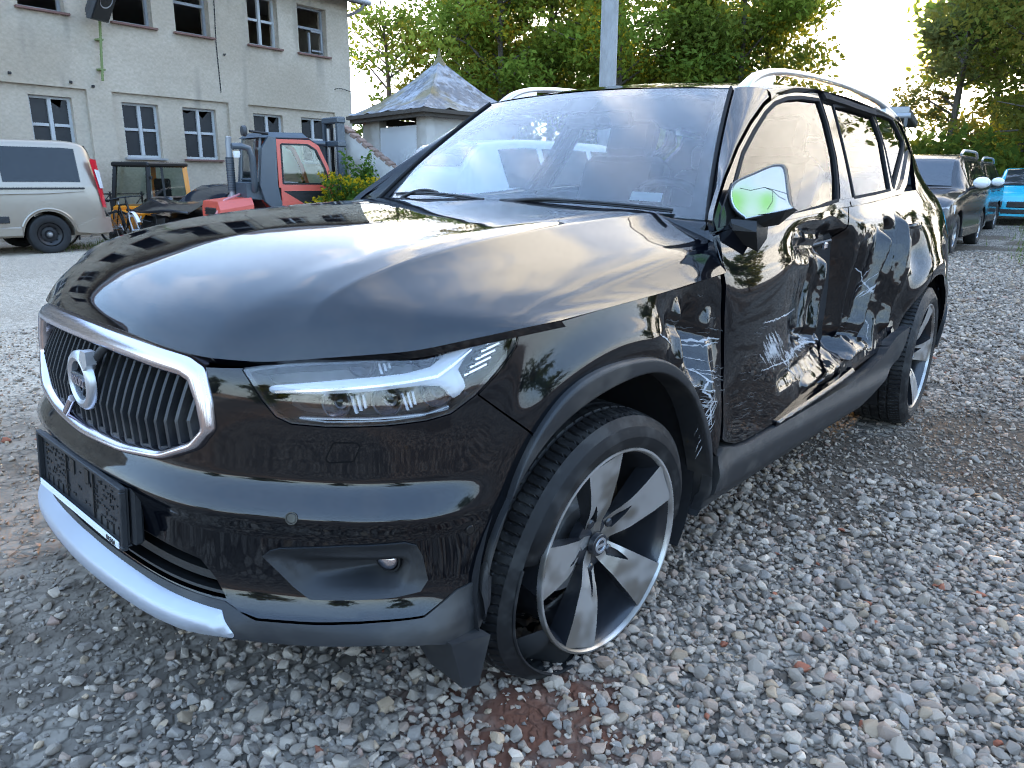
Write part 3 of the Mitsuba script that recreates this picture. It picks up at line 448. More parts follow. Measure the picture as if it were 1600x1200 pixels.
for f in (lambda p: p, mir):
    left = f is not mir; h = .014 if left else .04
    fg, rg, qg, fr = (Polygon(f(sxp(q))).buffer(0) for q in (FG, RG, QG, FRO))
    gm_ = 'glass_dark' if left else 'lamp_clear'
    wpanel('front_window', fg.buffer(.004), gm_, h, -.008, 0, True); wpanel('rear_window', rg.buffer(.004), gm_, h, -.008, 0, True); wpanel('quarter_window', qg.buffer(.003), gm_, h, -.008, 0, True)
    bp_ = Polygon(f(sxp([(-1.51,1.145),(-1.60,1.307),(-1.637,1.44),(-1.645,1.525),(-1.80,1.525),(-1.745,1.32),(-1.695,1.158)])))
    frp = fr.difference(fg).difference(rg).difference(qg).difference(bp_)
    wpanel('window_frame', frp, 'paint', .012 if left else .04, .0, .022, 40)
    st = Polygon(f(sxp([(-1.515,1.148),(-1.60,1.307),(-1.637,1.44),(-1.648,1.522),(-1.682,1.522),(-1.672,1.44),(-1.637,1.307),(-1.556,1.152)])))
    wpanel('pillar_trim', bp_.difference(st), 'black_gloss', .012 if left else .05, -.003, .02, 40); wpanel('window_seal', st, 'trim_dark', .02, -.006, .02, 40)
    wpanel('window_seal', fg.buffer(.010).difference(fg.buffer(-.003)), 'trim_dark', .012 if left else .05, .003, .012, 40)
    wpanel('window_seal', rg.buffer(.008).difference(rg.buffer(-.003)), 'trim_dark', .012 if left else .05, .002, .012, 40); wpanel('window_seal', qg.buffer(.012).difference(qg.buffer(-.003)), 'trim_dark', .012 if left else .05, .002, .012, 40)
    bt = f(sxp([(-.80,1.081),(-1.0,1.091),(-1.3,1.107),(-1.60,1.124),(-1.60,1.141),(-1.3,1.124),(-1.0,1.105),(-.80,1.093)])); bt2 = f(sxp([(-1.612,1.125),(-1.95,1.147),(-2.22,1.168),(-2.30,1.172),(-2.42,1.215),(-2.66,1.355),(-2.645,1.378),(-2.40,1.240),(-2.28,1.192),(-2.22,1.186),(-1.95,1.166),(-1.612,1.142)]))
    wpanel('belt_trim', bt, 'black_gloss', .008 if left else .05, .011, .02, 50); wpanel('belt_trim', bt2, 'black_gloss', .008 if left else .05, .011, .02, 50)
    if left: wpanel('sail_panel', Polygon(sxp([(-.485,1.078),(-.52,1.115),(-.655,1.200),(-.655,1.185),(-.585,1.088)])), 'black_gloss', .012, .004, .02)
# torn roof edge strip above the rear door
wpanel('roof_edge_strip', Polygon(sxp([(-1.70,1.560),(-2.05,1.548),(-2.32,1.540),(-2.30,1.515),(-2.05,1.522),(-1.70,1.534)])), 'trim_dark', .014, lambda s, z, p: .012 + .008 * fbm3(np.stack([s * 20, z * 20, 0 * s], -1)), .03, label='torn rubber strip along the roof edge')
# --- windscreen, pillars, roof
WB = lambda y: 1.092 + .012 * (1 - (y / .767) ** 2); WT = lambda y: 1.506 + .021 * (1 - (y / .565) ** 2)
def wsp(u, t, o=0.0):                                           # u -1..1 across, t 0..1 upwards
    yb, yt = .767 * u, .565 * u; zb, zt = WB(yb), WT(yt); t = np.asarray(t, float); y = yb + (yt - yb) * t; z = zb + (zt - zb) * (t + .05 * t * (1 - t)); x = WSx(y, z) + .022 * 4 * t * (1 - t) * 1.0
    n = np.array([.62, 0, .78]); n = n / np.linalg.norm(n); return np.stack(np.broadcast_arrays(x + o * n[0], y, z + o * n[2]), -1)
U, V = np.meshgrid(np.linspace(-1, 1, 41), np.linspace(0, 1, 25), indexing='ij')
part('windscreen', grid(wsp(U, V)), 'glass_tint', True)
def wstrip(u0, u1, t0, t1, o, n=24): 
    a, b = np.meshgrid(np.linspace(u0, u1, n), np.linspace(t0, t1, n), indexing='ij'); return grid(wsp(a, b, o))
part('windscreen_border', cat([wstrip(-1, 1, 0, .085, -.006), wstrip(-1, 1, .945, 1, -.006), wstrip(.925, 1, .085, .945, -.006), wstrip(-1, -.925, .085, .945, -.006)]), 'black_gloss', True)
part('windscreen_sensor', cat([wstrip(-.13, .13, .80, .945, -.008)] + [bx(wsp(0, .88, -.085), (.10, .16, .05), .02)]), 'black_plastic', 40)
part('windscreen_label', wstrip(.66, .80, .10, .16, -.004, 6), 'white_plastic')
for sg in (1, -1):                                              # pillar beside the windscreen
    fx = [(-.452,1.070),(-.458,1.096),(-.492,1.126),(-.615,1.214),(-.765,1.309),(-.915,1.390),(-1.075,1.463),(-1.20,1.508)]
    if sg < 0: pass
    tt = np.linspace(0, 1, 40); A = wsp(np.full(40, float(sg) * 1.004), tt, .002); fp = np.array(fx); cl = np.concatenate([[0], np.cumsum(np.hypot(*np.diff(fp, axis=0).T))]); cl /= cl[-1]
    B = W(np.array([SX(v) for v in np.interp(tt, cl, fp[:, 0])]), np.interp(tt, cl, fp[:, 1]), .001, False) * np.array([1, sg, 1])
    rows = []
    for k, q in enumerate(np.linspace(0, 1, 9)):
        bul = .016 * 4 * q * (1 - q); rows.append(A + (B - A) * q + bul * np.array([.35, .6 * sg, .6]))
    part('windscreen_pillar', grid(np.stack([A + np.array([-.01, 0, -.02])] + rows + [B + np.array([-.01, -.02 * sg, -.006])])), 'paint', 40)
    part('windscreen_seal', tube(wsp(np.full(30, sg * .998), np.linspace(-.01, 1, 30), .004), .006, 6), 'trim_dark', 60)
    ya = np.concatenate([np.linspace(.56, .80, 14), np.linspace(.815, .882, 8)]); xa = np.array([-.447 - .012 * (y / .8) ** 2 - .055 * float(sstep(.42, .62, y) * (1 - sstep(.80, .86, y))) for y in ya]); za = np.array([float(HZ(np.array([float(_hxf(y)) - x]), np.array([y]))[0]) for x, y in zip(xa, ya)]) - .0015
    Bp = np.vstack([wsp(np.linspace(.72, .995, 14), np.zeros(14), -.004), CubicSpline([0, 1, 2, 3], [wsp(np.array([1.0]), np.array([0.]), -.004)[0], (-.515, .806, 1.080), (-.468, .838, 1.040), (-.462, .872, .968)])(np.linspace(.3, 3, 8))]); Ap = np.stack([xa, ya, za], 1); sgv = np.array([1, sg, 1])
    part('hood_corner', grid(np.stack([(Ap + (Bp - Ap) * q + np.array([0, 0, .006]) * math.sin(math.pi * q)) * sgv for q in np.linspace(0, 1, 7)])), 'paint', 50)
xs = np.concatenate([np.linspace(-.975, -1.2, 12), np.linspace(-1.25, -3.17, 40)]); v = np.linspace(-1, 1, 41)
def roof_edge(x): 
    z = float(_re(x)); zz = np.linspace(1.40, 1.60, 60); return z
RP = np.empty((len(xs), len(v), 3))
for i, x in enumerate(xs):
    ye = np.interp(x, [-3.2, -2.9, -2.5, -1.9, -1.35, -1.15, -.97], [.50, .575, .60, .605, .605, .60, .567]); RP[i, :, 0] = x - (.0 if i else .0); RP[i, :, 1] = v * ye; RP[i, :, 2] = RZ(np.full(len(v), x), v * .57) - .006 * (np.abs(v) > .97)
    if i < 12: RP[i, :, 0] += np.array([float(WSx(q * .565, WT(q * .565))) for q in v]) * (1 - i / 12) + .975 * (1 - i / 12) if i == 0 else 0
RP[0] = wsp(v, np.ones(41), .003)
part('roof', grid(RP), 'paint', True)
for sg in (1, -1):                                              # side of the roof down to the window frames
    xx = np.linspace(-1.16, -3.1, 60); up = np.stack([np.array([x, sg * np.interp(x, [-3.2, -2.9, -2.5, -1.9, -1.35, -1.15, -.97], [.50, .575, .60, .605, .605, .60, .567]), float(RZ(np.array([x]), np.array([.57]))[0]) - .006]) for x in xx])
    fz = np.interp(-xx, [1.1, 1.23, 1.40, 1.69, 2.05, 2.34, 2.62, 2.86, 3.1], [1.457, 1.502, 1.529, 1.555, 1.554, 1.547, 1.540, 1.535, 1.47]); fz = np.minimum(fz, up[:, 2] - .004)
    dnp = W(np.array([SX(x) for x in xx]), fz, 0.0, False) * np.array([1, sg, 1]); rows = [up + (dnp - up) * q + np.array([0, sg * .010, .010]) * 4 * q * (1 - q) for q in np.linspace(0, 1, 7)]
    part('roof_side', grid(np.stack(rows)), 'paint', True)
    rp = np.array([(-1.05,.566,1.492),(-1.09,.567,1.520),(-1.15,.568,1.556),(-1.23,.568,1.582),(-1.35,.567,1.600),(-1.55,.566,1.613),(-1.8,.565,1.620),(-2.04,.564,1.620),(-2.36,.562,1.608),(-2.58,.560,1.588),(-2.75,.556,1.560),(-2.85,.552,1.530)]) * np.array([1, sg, 1])
    cs = CubicSpline(np.arange(len(rp)), rp); q = cs(np.linspace(0, len(rp) - 1, 70)); sec = []
    wid = np.interp(np.linspace(0, 1, 70), [0, .15, .85, 1], [.034, .022, .020, .028])
    for a in np.linspace(0, 2 * np.pi, 13)[:-1]: sec.append(q + np.stack([0 * wid, np.sign(math.cos(a)) * abs(math.cos(a)) ** .6 * wid, np.full(70, math.sin(a) * .013) - .004], 1))
    part('roof_rail', grid(np.stack(sec, 1), close_v=True), 'satin_silver', 50)
    for x0, x1 in ((-1.05, -1.30), (-2.60, -2.85)): part('roof_rail_foot', extr([(x0, 1.47), (x0 - .02 if x0 > -2 else x0, 1.50 if x0 > -2 else 1.575), ((x0 + x1) / 2, 1.575 if x0 > -2 else 1.56), (x1, 1.585 if x0 > -2 else 1.51), (x1, 1.53 if x0 > -2 else 1.46)], sg * .55, sg * .578), 'satin_silver')
rgl = [np.array([x, y, z]) for x, y, z in []]
part('rear_screen', grid(np.stack([[np.array([-3.19 - .20 * t, yy * (1 + .25 * t), 1.47 - .36 * t]) for yy in np.linspace(-.50, .50, 12)] for t in np.linspace(0, 1, 6)])), 'glass_dark', True)
part('tailgate_spoiler', hull([(-3.12, -.5, 1.50), (-3.12, .5, 1.50), (-3.30, -.46, 1.475), (-3.30, .46, 1.475), (-3.12, -.5, 1.47), (-3.12, .5, 1.47), (-3.30, .46, 1.455), (-3.30, -.46, 1.455)]), 'paint')
part('roof_antenna', hull([(-2.9, -.012, 1.54), (-2.9, .012, 1.54), (-3.05, -.02, 1.52), (-3.05, .02, 1.52), (-3.04, 0, 1.60)]), 'paint', 40)
# --- wipers and cowl
cy = np.linspace(-.76, .76, 41); cx_ = np.full(41, -.442) - .012 * (cy / .8) ** 2 - .050 * sstep(.42, .62, np.abs(cy)) * (1 - sstep(.80, .86, np.abs(cy)))
part('cowl', cat([grid(np.stack([np.stack([cx_, cy, np.array([float(HZ(np.array([float(_hxf(abs(y))) - x]), np.array([y]))[0]) - .016 for x, y in zip(cx_, cy)])], 1), wsp(np.linspace(-1, 1, 41), np.zeros(41), -.03) + np.array([-.05, 0, -.01])]))]), 'black_plastic')
def wsp_y(y, t, o): return wsp(y / (.767 + (.565 - .767) * t), t, o)
for (y0, t0), (y1, t1), (yp, xp) in (((.02, .020), (.66, .028), (.03, 0)), ((-.62, .045), (-.06, .018), (-.58, 0))):
    k = key_of(CAR + '__wiper'); labels[k] = {}
    a = np.array([wsp_y(y0 + (y1 - y0) * u, t0 + (t1 - t0) * u, .012 + .012 * math.sin(u * math.pi)) for u in np.linspace(0, 1, 20)])
    part('blade', cat([tube(a, .005, 6), tube(a + np.array([.004, 0, -.006]), .003, 4)]), 'black_plastic', 50, k)
    b = np.array([wsp_y(yp, -.03, .012), wsp_y(yp + .05 * np.sign(y1 - y0) , .0, .020), wsp_y(y0 + (y1 - y0) * .30, t0 + .003, .024), wsp_y(y0 + (y1 - y0) * .52, t0 + .004, .018)]); b = CubicSpline([0, 1, 2, 3], b)(np.linspace(0, 3, 16))
    part('arm', tube(b, np.linspace(.009, .005, 16), 8), 'black_plastic', 50, k); part('pivot_cover', trimesh.Trimesh(trimesh.creation.icosphere(2, .016).vertices * [1.2, 1.3, .6] + b[0], trimesh.creation.icosphere(2).faces), 'black_plastic', 50, k)
# --- cabin
part('dashboard', cat([grid(np.stack([wsp(np.linspace(-.97, .97, 21), np.zeros(21), -.02) + np.array([-.03, 0, -.015]), wsp(np.linspace(-.95, .95, 21), np.zeros(21), -.02) + np.array([-.30, 0, -.035]), wsp(np.linspace(-.9, .9, 21), np.zeros(21), 0) + np.array([-.45, 0, -.10]), wsp(np.linspace(-.9, .9, 21), np.zeros(21), 0) + np.array([-.48, 0, -.40])])), bx((-.86, .38, 1.06), (.16, .36, .06), .02)]), 'trim_dark', 40)
def sofa(y):
    k = key_of(CAR + '__seat'); labels[k] = {}
    part('cushion', bx((-1.35, y, .70), (.52, .50, .20), .06), 'seat_cloth', 30, k)
    Rb = rotm([0, 1, 0], -.30); part('backrest', bx((-1.72, y, 1.02), (.15, .48, .60), .06, Rb), 'seat_cloth', 30, k); part('headrest', bx((-1.84, y, 1.395), (.10, .27, .18), .045, Rb), 'seat_cloth', 30, k); part('headrest_post', cat([tube([(-1.80, y + d, 1.27), (-1.825, y + d, 1.34)], .008, 6) for d in (-.06, .06)]), 'steel', 50, k)
sofa(.37); sofa(-.37)
part('rear_bench', cat([bx((-2.35, 0, .72), (.5, 1.25, .2), .05), bx((-2.66, 0, 1.0), (.14, 1.25, .55), .05, rotm([0, 1, 0], -.3))]), 'seat_cloth', 30)
for y in (-.42, 0, .42): part('rear_headrest', bx((-2.77, y, 1.34), (.09, .25, .14), .04), 'seat_cloth', 30)
ang = np.linspace(0, 2 * np.pi, 41)[:-1]; Rs = rotm([0, 1, 0], -1.15); SWc = np.array([-1.02, .38, 1.03])
k = CAR + '__steering_wheel'; labels[k] = {}
part('rim', place(grid(np.array([[[(.185 + .016 * math.cos(b)) * math.cos(a), (.185 + .016 * math.cos(b)) * math.sin(a), .016 * math.sin(b)] for b in np.linspace(0, 2 * np.pi, 9)[:-1]] for a in ang]), True, True), mat4(SWc, R=Rs)), 'black_plastic', 60, k)
part('hub', place(cat([bx((0, 0, -.01), (.14, .15, .05), .02), bx((0, .13, 0), (.05, .12, .02), .006), bx((0, -.13, 0), (.05, .12, .02), .006), bx((-.12, 0, 0), (.12, .04, .02), .006)]), mat4(SWc, R=Rs)), 'black_plastic', 30, k)
part('rear_view_mirror', bx((-1.10, 0, 1.43), (.03, .23, .065), .012), 'black_plastic', 30)
part('headliner', grid(RP[2:] + np.array([0, 0, -.035])), 'seat_cloth', True)
for sg in (1, -1): part('inner_door_card', bx((-1.62, sg * .75, .78), (1.8, .02, .54)), 'trim_dark')
part('underbody', cat([bx((-1.35, 0, .33), (1.9, 1.55, .14)), bx((-1.42, 0, .62), (1.70, 1.52, .10)), bx((-3.05, 0, .45), (.75, 1.3, .3)), bx((.30, 0, .50), (.9, .95, .5)), bx((-.50, 0, .70), (.08, 1.5, .46)), bx((.66, 0, .62), (.18, 1.1, .30))] + [bx((-1.6, sg * .70, .38), (2.0, .16, .12)) for sg in (1, -1)]), 'void')
# wheel houses
for (cx, cz), r, pts in ((ARCHF, .425, 0), (ARCHR, .435, 1)):
    for sg in (1, -1):
        a = np.radians(np.linspace(-30, 210, 40)); yy = np.array([.50, .62, .74, .80, .86]) * sg; rr = r + .03 - .0 * np.abs(yy)
        P = np.array([[(cx + rr[j] * math.cos(t), y * (1 if not pts or abs(y) < .8 else .97), cz + rr[j] * math.sin(t) * (1.0 if math.sin(t) > 0 else .8)) for j, y in enumerate(yy)] for t in a])
        part('wheel_housing', cat([grid(P), (np.vstack([P[:, 0], [(cx, .50 * sg, cz)]]), np.stack([np.arange(39), np.arange(1, 40), np.full(39, 40)], 1))]), 'trim_dark', 30)
# --- folded, broken door mirror
k = CAR + '__door_mirror'; labels[k] = {'label': 'broken door mirror turned forwards with a cracked glass'}
MG = np.array([(-.615,.800,1.185),(-.62,.845,1.218),(-.62,.90,1.245),(-.62,.925,1.251),(-.62,.943,1.243),(-.622,.958,1.19),(-.625,.975,1.142),(-.625,.968,1.128),(-.622,.865,1.098),(-.62,.848,1.098),(-.617,.812,1.125)])
mc = MG.mean(0); Fw = np.array([.95, .28, .10]); Fw /= np.linalg.norm(Fw); MG = CubicSpline(np.arange(len(MG) + 1), np.vstack([MG, MG[:1]]), bc_type='periodic')(np.linspace(0, len(MG), 45)[:-1]); MG = MG - ((MG - mc) @ Fw)[:, None] * Fw; MGK = MG[[20, 0]]
def mring(sc, d): return mc + (MG - mc) * sc + Fw * d
g0 = mring(.94, .012); n = len(g0); cen = mc + Fw * .013
part('mirror_glass', trimesh.Trimesh(np.vstack([g0, cen]), np.array([[i, (i + 1) % n, n] for i in range(n)]), process=False), 'mirror_glass', True, k, label='cracked mirror glass with green patches')
part('housing', grid(np.stack([mring(.93, .011), mring(.98, .016), mring(1.03, .012), mring(1.06, -.015), mring(1.02, -.06), mring(.82, -.10), mring(.4, -.125), mring(.02, -.13)]).transpose(1, 0, 2), close_u=True), 'mirror_shell', 40, k)
part('rim', grid(np.stack([mring(.925, .0135), mring(.955, .0155), mring(.985, .0135)]).transpose(1, 0, 2), close_u=True), 'satin_silver', 40, k)
cr = [[(.0, .2), (.3, .06), (.55, -.2), (.8, -.35)], [(-.9, .15), (-.5, .05), (0, .2), (.5, .05), (.9, -.1)], [(.3, .06), (.35, -.4), (.2, -.8)]]
e1 = MGK[0] - MGK[1]; e1 /= np.linalg.norm(e1); e2 = np.cross(Fw, e1)
part('crack', cat([tube([mc + Fw * .0136 + e1 * a * .075 + e2 * b * .06 for a, b in c], .0008, 4) for c in cr]), 'lamp_black', False, k)
part('lower_shell', cat([hull([(-.60,.80,1.10),(-.66,.80,1.10),(-.60,.97,1.125),(-.70,.96,1.125),(-.62,.86,1.068),(-.66,.93,1.085),(-.70,.82,1.085)])]), 'black_plastic', 30, k)
part('arm', hull([(-.545,.79,1.068),(-.645,.79,1.06),(-.545,.79,1.10),(-.645,.80,1.098),(-.585,.90,1.065),(-.66,.90,1.045),(-.60,.89,1.095),(-.68,.89,1.10),(-.64,.885,1.005)]), 'black_plastic', 30, k)
part('foot_plate', hull([(-.475,.795,1.066),(-.60,.80,1.070),(-.475,.80,1.085),(-.60,.81,1.096),(-.475,.78,1.07),(-.60,.80,1.08)]), 'black_gloss', 30, k)
# --- door handles
def handle(x0, x1, z, o, nm, lab=None):
    u = np.linspace(0, 1, 16); c = W(np.array([SX(x0 + (x1 - x0) * t) for t in u]), np.full(16, z) + .004 * u, .0, True); n = WN(np.array(SX((x0 + x1) / 2)), np.array(z)); arc = o * np.sin(np.pi * u) ** .5
    sec = []
    for a in np.linspace(0, 2 * np.pi, 11)[:-1]: sec.append(c + n * (arc + .006 * math.cos(a))[:, None] + np.array([0, 0, 1]) * (.016 * math.sin(a) * np.sin(np.pi * np.clip(u, .04, .96)) ** .35)[:, None])
    return part(nm, grid(np.stack(sec, 1), close_v=True), 'black_gloss', 50, label=lab)
handle(-2.24, -2.46, 1.030, .035, 'door_handle')
k = CAR + '__torn_door_handle'; labels[k] = {'label': 'torn front door handle with its lock hanging from a wire'}
hp = W(np.array(SX(-1.40)), np.array(.985), .02); 
part('grip', place(cat([bx((0, 0, 0), (.16, .02, .018), .006), bx((.05, -.01, -.025), (.05, .025, .03), .006)]), mat4(hp, R=rotm([0, 1, 0], .16) @ rotm([0, 0, 1], -.25))), 'black_gloss', 30, k); part('bracket', place(cat([bx((-.01, -.015, .012), (.12, .02, .03), .004), bx((.07, -.01, 0), (.03, .02, .05), .004)]), mat4(hp, R=rotm([0, 1, 0], .1))), 'black_plastic', 30, k)
part('lock', place(bx((0, 0, 0), (.026, .02, .028), .006), mat4(hp + np.array([-.035, .015, -.005]))), 'chrome', 30, k)
wr = CubicSpline([0, 1, 2, 3], [hp + np.array([.03, .01, -.02]), hp + np.array([.035, .012, -.08]), hp + np.array([.032, .008, -.15]), hp + np.array([.03, .006, -.19])])(np.linspace(0, 3, 14)); part('wire', tube(wr, .0018, 5), 'rust', False, k)
part('hanging_strap', place(bx((0, 0, -.075), (.024, .008, .15), .003), mat4(wr[-1], R=rotm([0, 1, 0], .05))), 'strap_blue', 30, k)
# scrapes where bare primer shows
def scrape(pts, w, mat, seed, n=None):
    rs = np.random.RandomState(seed); p = np.array(pts, float); cl = np.concatenate([[0], np.cumsum(np.hypot(*np.diff(p, axis=0).T))]); n = n or max(6, int(cl[-1] / .006)); t = np.linspace(0, cl[-1], n); x = np.interp(t, cl, p[:, 0]) + rs.randn(n) * .0012; z = np.interp(t, cl, p[:, 1]) + rs.randn(n) * .0015
    ww = w * (.25 + .9 * rs.rand(n)) * np.sin(np.pi * np.clip(np.linspace(.02, .98, n), 0, 1)) ** .5; s = np.array([SX(v) for v in x]); d = np.stack([np.gradient(x), np.gradient(z)], 1); d /= np.linalg.norm(d, axis=1, keepdims=True) + 1e-9
    A = W(s + d[:, 1] * ww, z + d[:, 0] * ww, .0016); B = W(s - d[:, 1] * ww, z - d[:, 0] * ww, .0016); return grid(np.stack([A, B]))
big, dim = [], []
def spray(cx, cz, lx, lz, n, w, slope, out, seed):
    rs = np.random.RandomState(seed)
    for i in range(n):
        a, b = cx + rs.randn() * lx, cz + rs.randn() * lz; L = .02 + .06 * rs.rand(); out.append(scrape([(a - L / 2, b - L / 2 * slope), (a + L / 2, b + L / 2 * slope)], w, 0, seed * 100 + i))
big += [scrape([(-.283,.783),(-.369,.774),(-.417,.777),(-.448,.774)], .004, 0, 1), scrape([(-.31,.768),(-.38,.762),(-.445,.765)], .0025, 0, 2), scrape([(-.720,.636),(-.825,.635),(-.983,.625),(-1.030,.639),(-1.081,.645),(-1.247,.645),(-1.50,.615)], .0036, 0, 3), scrape([(-.969,.619),(-1.074,.568),(-1.108,.543)], .0034, 0, 4), scrape([(-.702,.788),(-.840,.788),(-1.034,.792)], .003, 0, 5), scrape([(-1.725,.880),(-1.778,.836),(-1.808,.798),(-1.834,.752)], .0036, 0, 6), scrape([(-1.84,.75),(-1.95,.690),(-1.985,.615),(-1.968,.549)], .0035, 0, 7), scrape([(-1.812,.775),(-1.835,.798),(-1.855,.824)], .004, 0, 8), scrape([(-.095,.836),(-.152,.811),(-.180,.796)], .0025, 0, 9), scrape([(-.301,.713),(-.331,.697),(-.361,.672),(-.335,.647),(-.364,.624),(-.385,.558),(-.397,.529)], .004, 0, 10)]
spray(-.80, .69, .035, .022, 60, .0022, .75, big, 11); spray(-1.02, .640, .05, .012, 26, .0026, .5, big, 12); spray(-1.18, .655, .04, .012, 18, .0026, .3, big, 13)
spray(-.36, .66, .030, .05, 22, .0016, .2, big, 14); spray(-.40, .70, .03, .05, 16, .0012, .2, dim, 15); spray(-.375, .56, .012, .05, 16, .002, -1.5, big, 16); spray(-.30, .80, .05, .03, 22, .0010, .1, dim, 17)
spray(-.70, .60, .10, .08, 30, .0008, .1, dim, 18); spray(-1.82, .80, .02, .03, 10, .002, -1, big, 19); spray(-1.5, .6, .2, .06, 24, .001, .2, dim, 20)
part('scrape', cat(big), 'scratch', label='pale scrapes across the doors and the fender', kind='stuff'); part('scrape', cat(dim), 'scratch_dim', kind='stuff')
# --- wheels: parts in wheel coordinates (axle along y, outer face towards +y, rim plane at y = 0)
def spoke_face(r, a, pull=0.0): return np.stack([r * np.cos(a), np.interp(r, [.03, .06, .112, .20, .266], [-.060, -.055, -.031, -.011, -.0015]) + pull, r * np.sin(a)], -1)
def hexes(y, r, rad=.0135): return lathe([(0, .022), (rad * .6, .022), (rad, .018), (rad, 0), (rad * 1.25, -.004)], 12)
def ring_band(n=96):
    return {
     'rim_lip': lathe([(.272, -.012), (.2735, -.002), (.2715, .0035), (.266, .004), (.262, .000), (.260, -.008)], n),
     'rim_barrel': lathe([(.260, -.008), (.250, -.03), (.243, -.06), (.235, -.16), (.245, -.20), (.262, -.22)], n)}
def tyre_profile(n=15, w=.122, ro=.362):
    side = [(.262, -.006 + .0), (.270, .006), (.285, .016), (.305, .0195), (.325, .017), (.342, .006), (.353, -.008)]
    return side
def make_tyre(flat):
    nA = 768; A = np.linspace(0, 2 * np.pi, nA + 1)[:-1]; hw = .113                   # tyre spans y = +.02 .. -.25 about its middle at -.115
    ys = np.concatenate([np.linspace(hw - .006, -hw + .006, 61)]); P = []
    side = [(.262, hw + .008), (.274, hw + .0185), (.287, hw + .024), (.3015, hw + .0262), (.304, hw + .0280), (.3255, hw + .0205), (.329, hw + .0180), (.352, hw + .002)]
    def prof(a):
        cols = [np.array([(r, y) for r, y in side])]
        yy = ys; rr = .362 - .010 * (np.abs(yy) / hw) ** 3.5
        for g in (-.058, -.020, .020, .058): rr = rr - .007 * (np.abs(yy - g) < .0042)
        q = (a * 96 + 1.1 * np.sin((yy - .06) * 60)) / (2 * np.pi); sip = (np.abs((q % 1) - .5) < .10) & (np.abs(yy) > .064)
        rr = rr - .0055 * sip; q2 = (a * 64 + 25 * yy) / (2 * np.pi); rr = rr - .004 * ((np.abs((q2 % 1) - .5) < .05) & (np.abs(yy) < .055) & (np.abs(yy) > .024))
        cols.append(np.stack([rr, yy], 1)); cols.append(np.array([(r, -y) for r, y in side[::-1]])); return np.vstack(cols)
    for a in A: P.append(prof(a))
    P = np.array(P); r, y = P[..., 0], P[..., 1] - .128; x, z = r * np.cos(A)[:, None], r * np.sin(A)[:, None]
    Q = np.stack([x, y, z], -1); return Q, A
TY = {}
def tyre_mesh(gz, torn=False):
    Q, A = make_tyre(torn); x, y, z = Q[..., 0].copy(), Q[..., 1].copy(), Q[..., 2].copy()
    if not torn:
        sq = np.maximum(0, gz - z); out = np.sign(y + .128) * np.clip(sq * 3, 0, .02); m = (sq > 0); z = np.where(m, gz, z); y = y + out * np.exp(-((z - gz) / .08) ** 2)
        return grid(np.stack([x, y, z], -1), True, False), None
    # burst tyre: pressed flat below the rim, the outer shoulder torn away at the lower front
    deg = np.degrees(A)[:, None] + 0 * x; low = np.exp(-(((deg - 335 + 180) % 360 - 180) / 42.0) ** 2) * np.ones_like(x)       # lower front (angle measured from +x towards +z)
    fr = np.exp(-(((deg - 345 + 180) % 360 - 180) / 38.0) ** 2)
    rr = np.hypot(x, z); k = np.clip((rr - .262) / .1, 0, 1); fr2 = np.exp(-(((deg - 328 + 180) % 360 - 180) / 34.0) ** 2); grow = 1 + .15 * fr2 * k; x, z = x * grow, z * (1 + .03 * fr2 * k); y = y - .022 * fr * np.clip((y + .128) / .11, 0, 1) * k
    low2 = np.exp(-(((deg - 236 + 180) % 360 - 180) / 46.0) ** 2); y = y - .115 * low2 * np.clip(k, 0, 1) ** .6; sh_ = 1 - .15 * low2 * k; x, z = x * sh_, z * sh_
    sq = np.maximum(0, gz - z); x = x + np.sign(x + .02) * sq * .55 * (x > -.05); z = np.where(sq > 0, gz + .001 * np.sin(y * 300), z); y = y + np.sign(y + .128) * np.clip(sq, 0, .03) * .6
    G = np.stack([x, y, z], -1); n0 = 7; return G, n0
def torn_tyre(gz):
    G, n0 = tyre_mesh(gz, True); nA = len(G); deg = np.degrees(np.linspace(0, 2 * np.pi, nA + 1)[:-1]); cut = (((deg - 284 + 180) % 360) - 180); gone = np.abs(cut) < 88
    tread = grid(G[:, n0 - 1:], True, False); keep = np.where(~gone)[0]; i0 = keep[np.argmax(np.diff(np.concatenate([keep, [keep[0] + nA]])))]
    order = np.array([(i0 + 1 + j) % nA for j in range(nA)]); order = np.array([i for i in order if not gone[i]]) if True else order
    start = next(j for j in range(len(order)) if gone[(order[j] - 1) % nA]); order = np.roll(order, -start); SW = G[order, :n0].copy(); m_ = 40; q_ = np.linspace(1, 0, m_)[:, None] ** 2 * np.linspace(.2, 1, n0)[None]; SW[:m_, :, 1] -= .07 * q_; SW[-m_:, :, 1] -= .07 * q_[::-1]; SW[:m_, :, 2] -= .02 * q_; sidew = grid(SW)
    lipedge = G[gone][:, n0 - 1]; o = np.argsort(cut[gone]); lip = tube(lipedge[o], .0042, 6)
    # the loose side wall, folded inwards under the rim
    t = np.linspace(-1, 1, 40); u = np.linspace(0, 1, 10); ang = np.radians(298 + 34 * t); F = np.empty((40, 10, 3))
    for j, q in enumerate(u):
        rad = .262 + .105 * q; F[:, j, 0] = rad * np.cos(ang) * (1 + .10 * q); F[:, j, 2] = np.maximum(rad * np.sin(ang), gz + .004 + .01 * np.sin(7 * t)); F[:, j, 1] = -.015 - .10 * q ** 1.5 * (1 + .3 * np.sin(5 * t)) + .012 * np.sin(9 * t + 4 * q)
    return tread, sidew, lip, grid(F)
def bolt_set(): return [mat4((.055 * math.cos(a), -.052, .055 * math.sin(a))) for a in np.radians(np.arange(5) * 72 + 60)]
WHEELS = {}
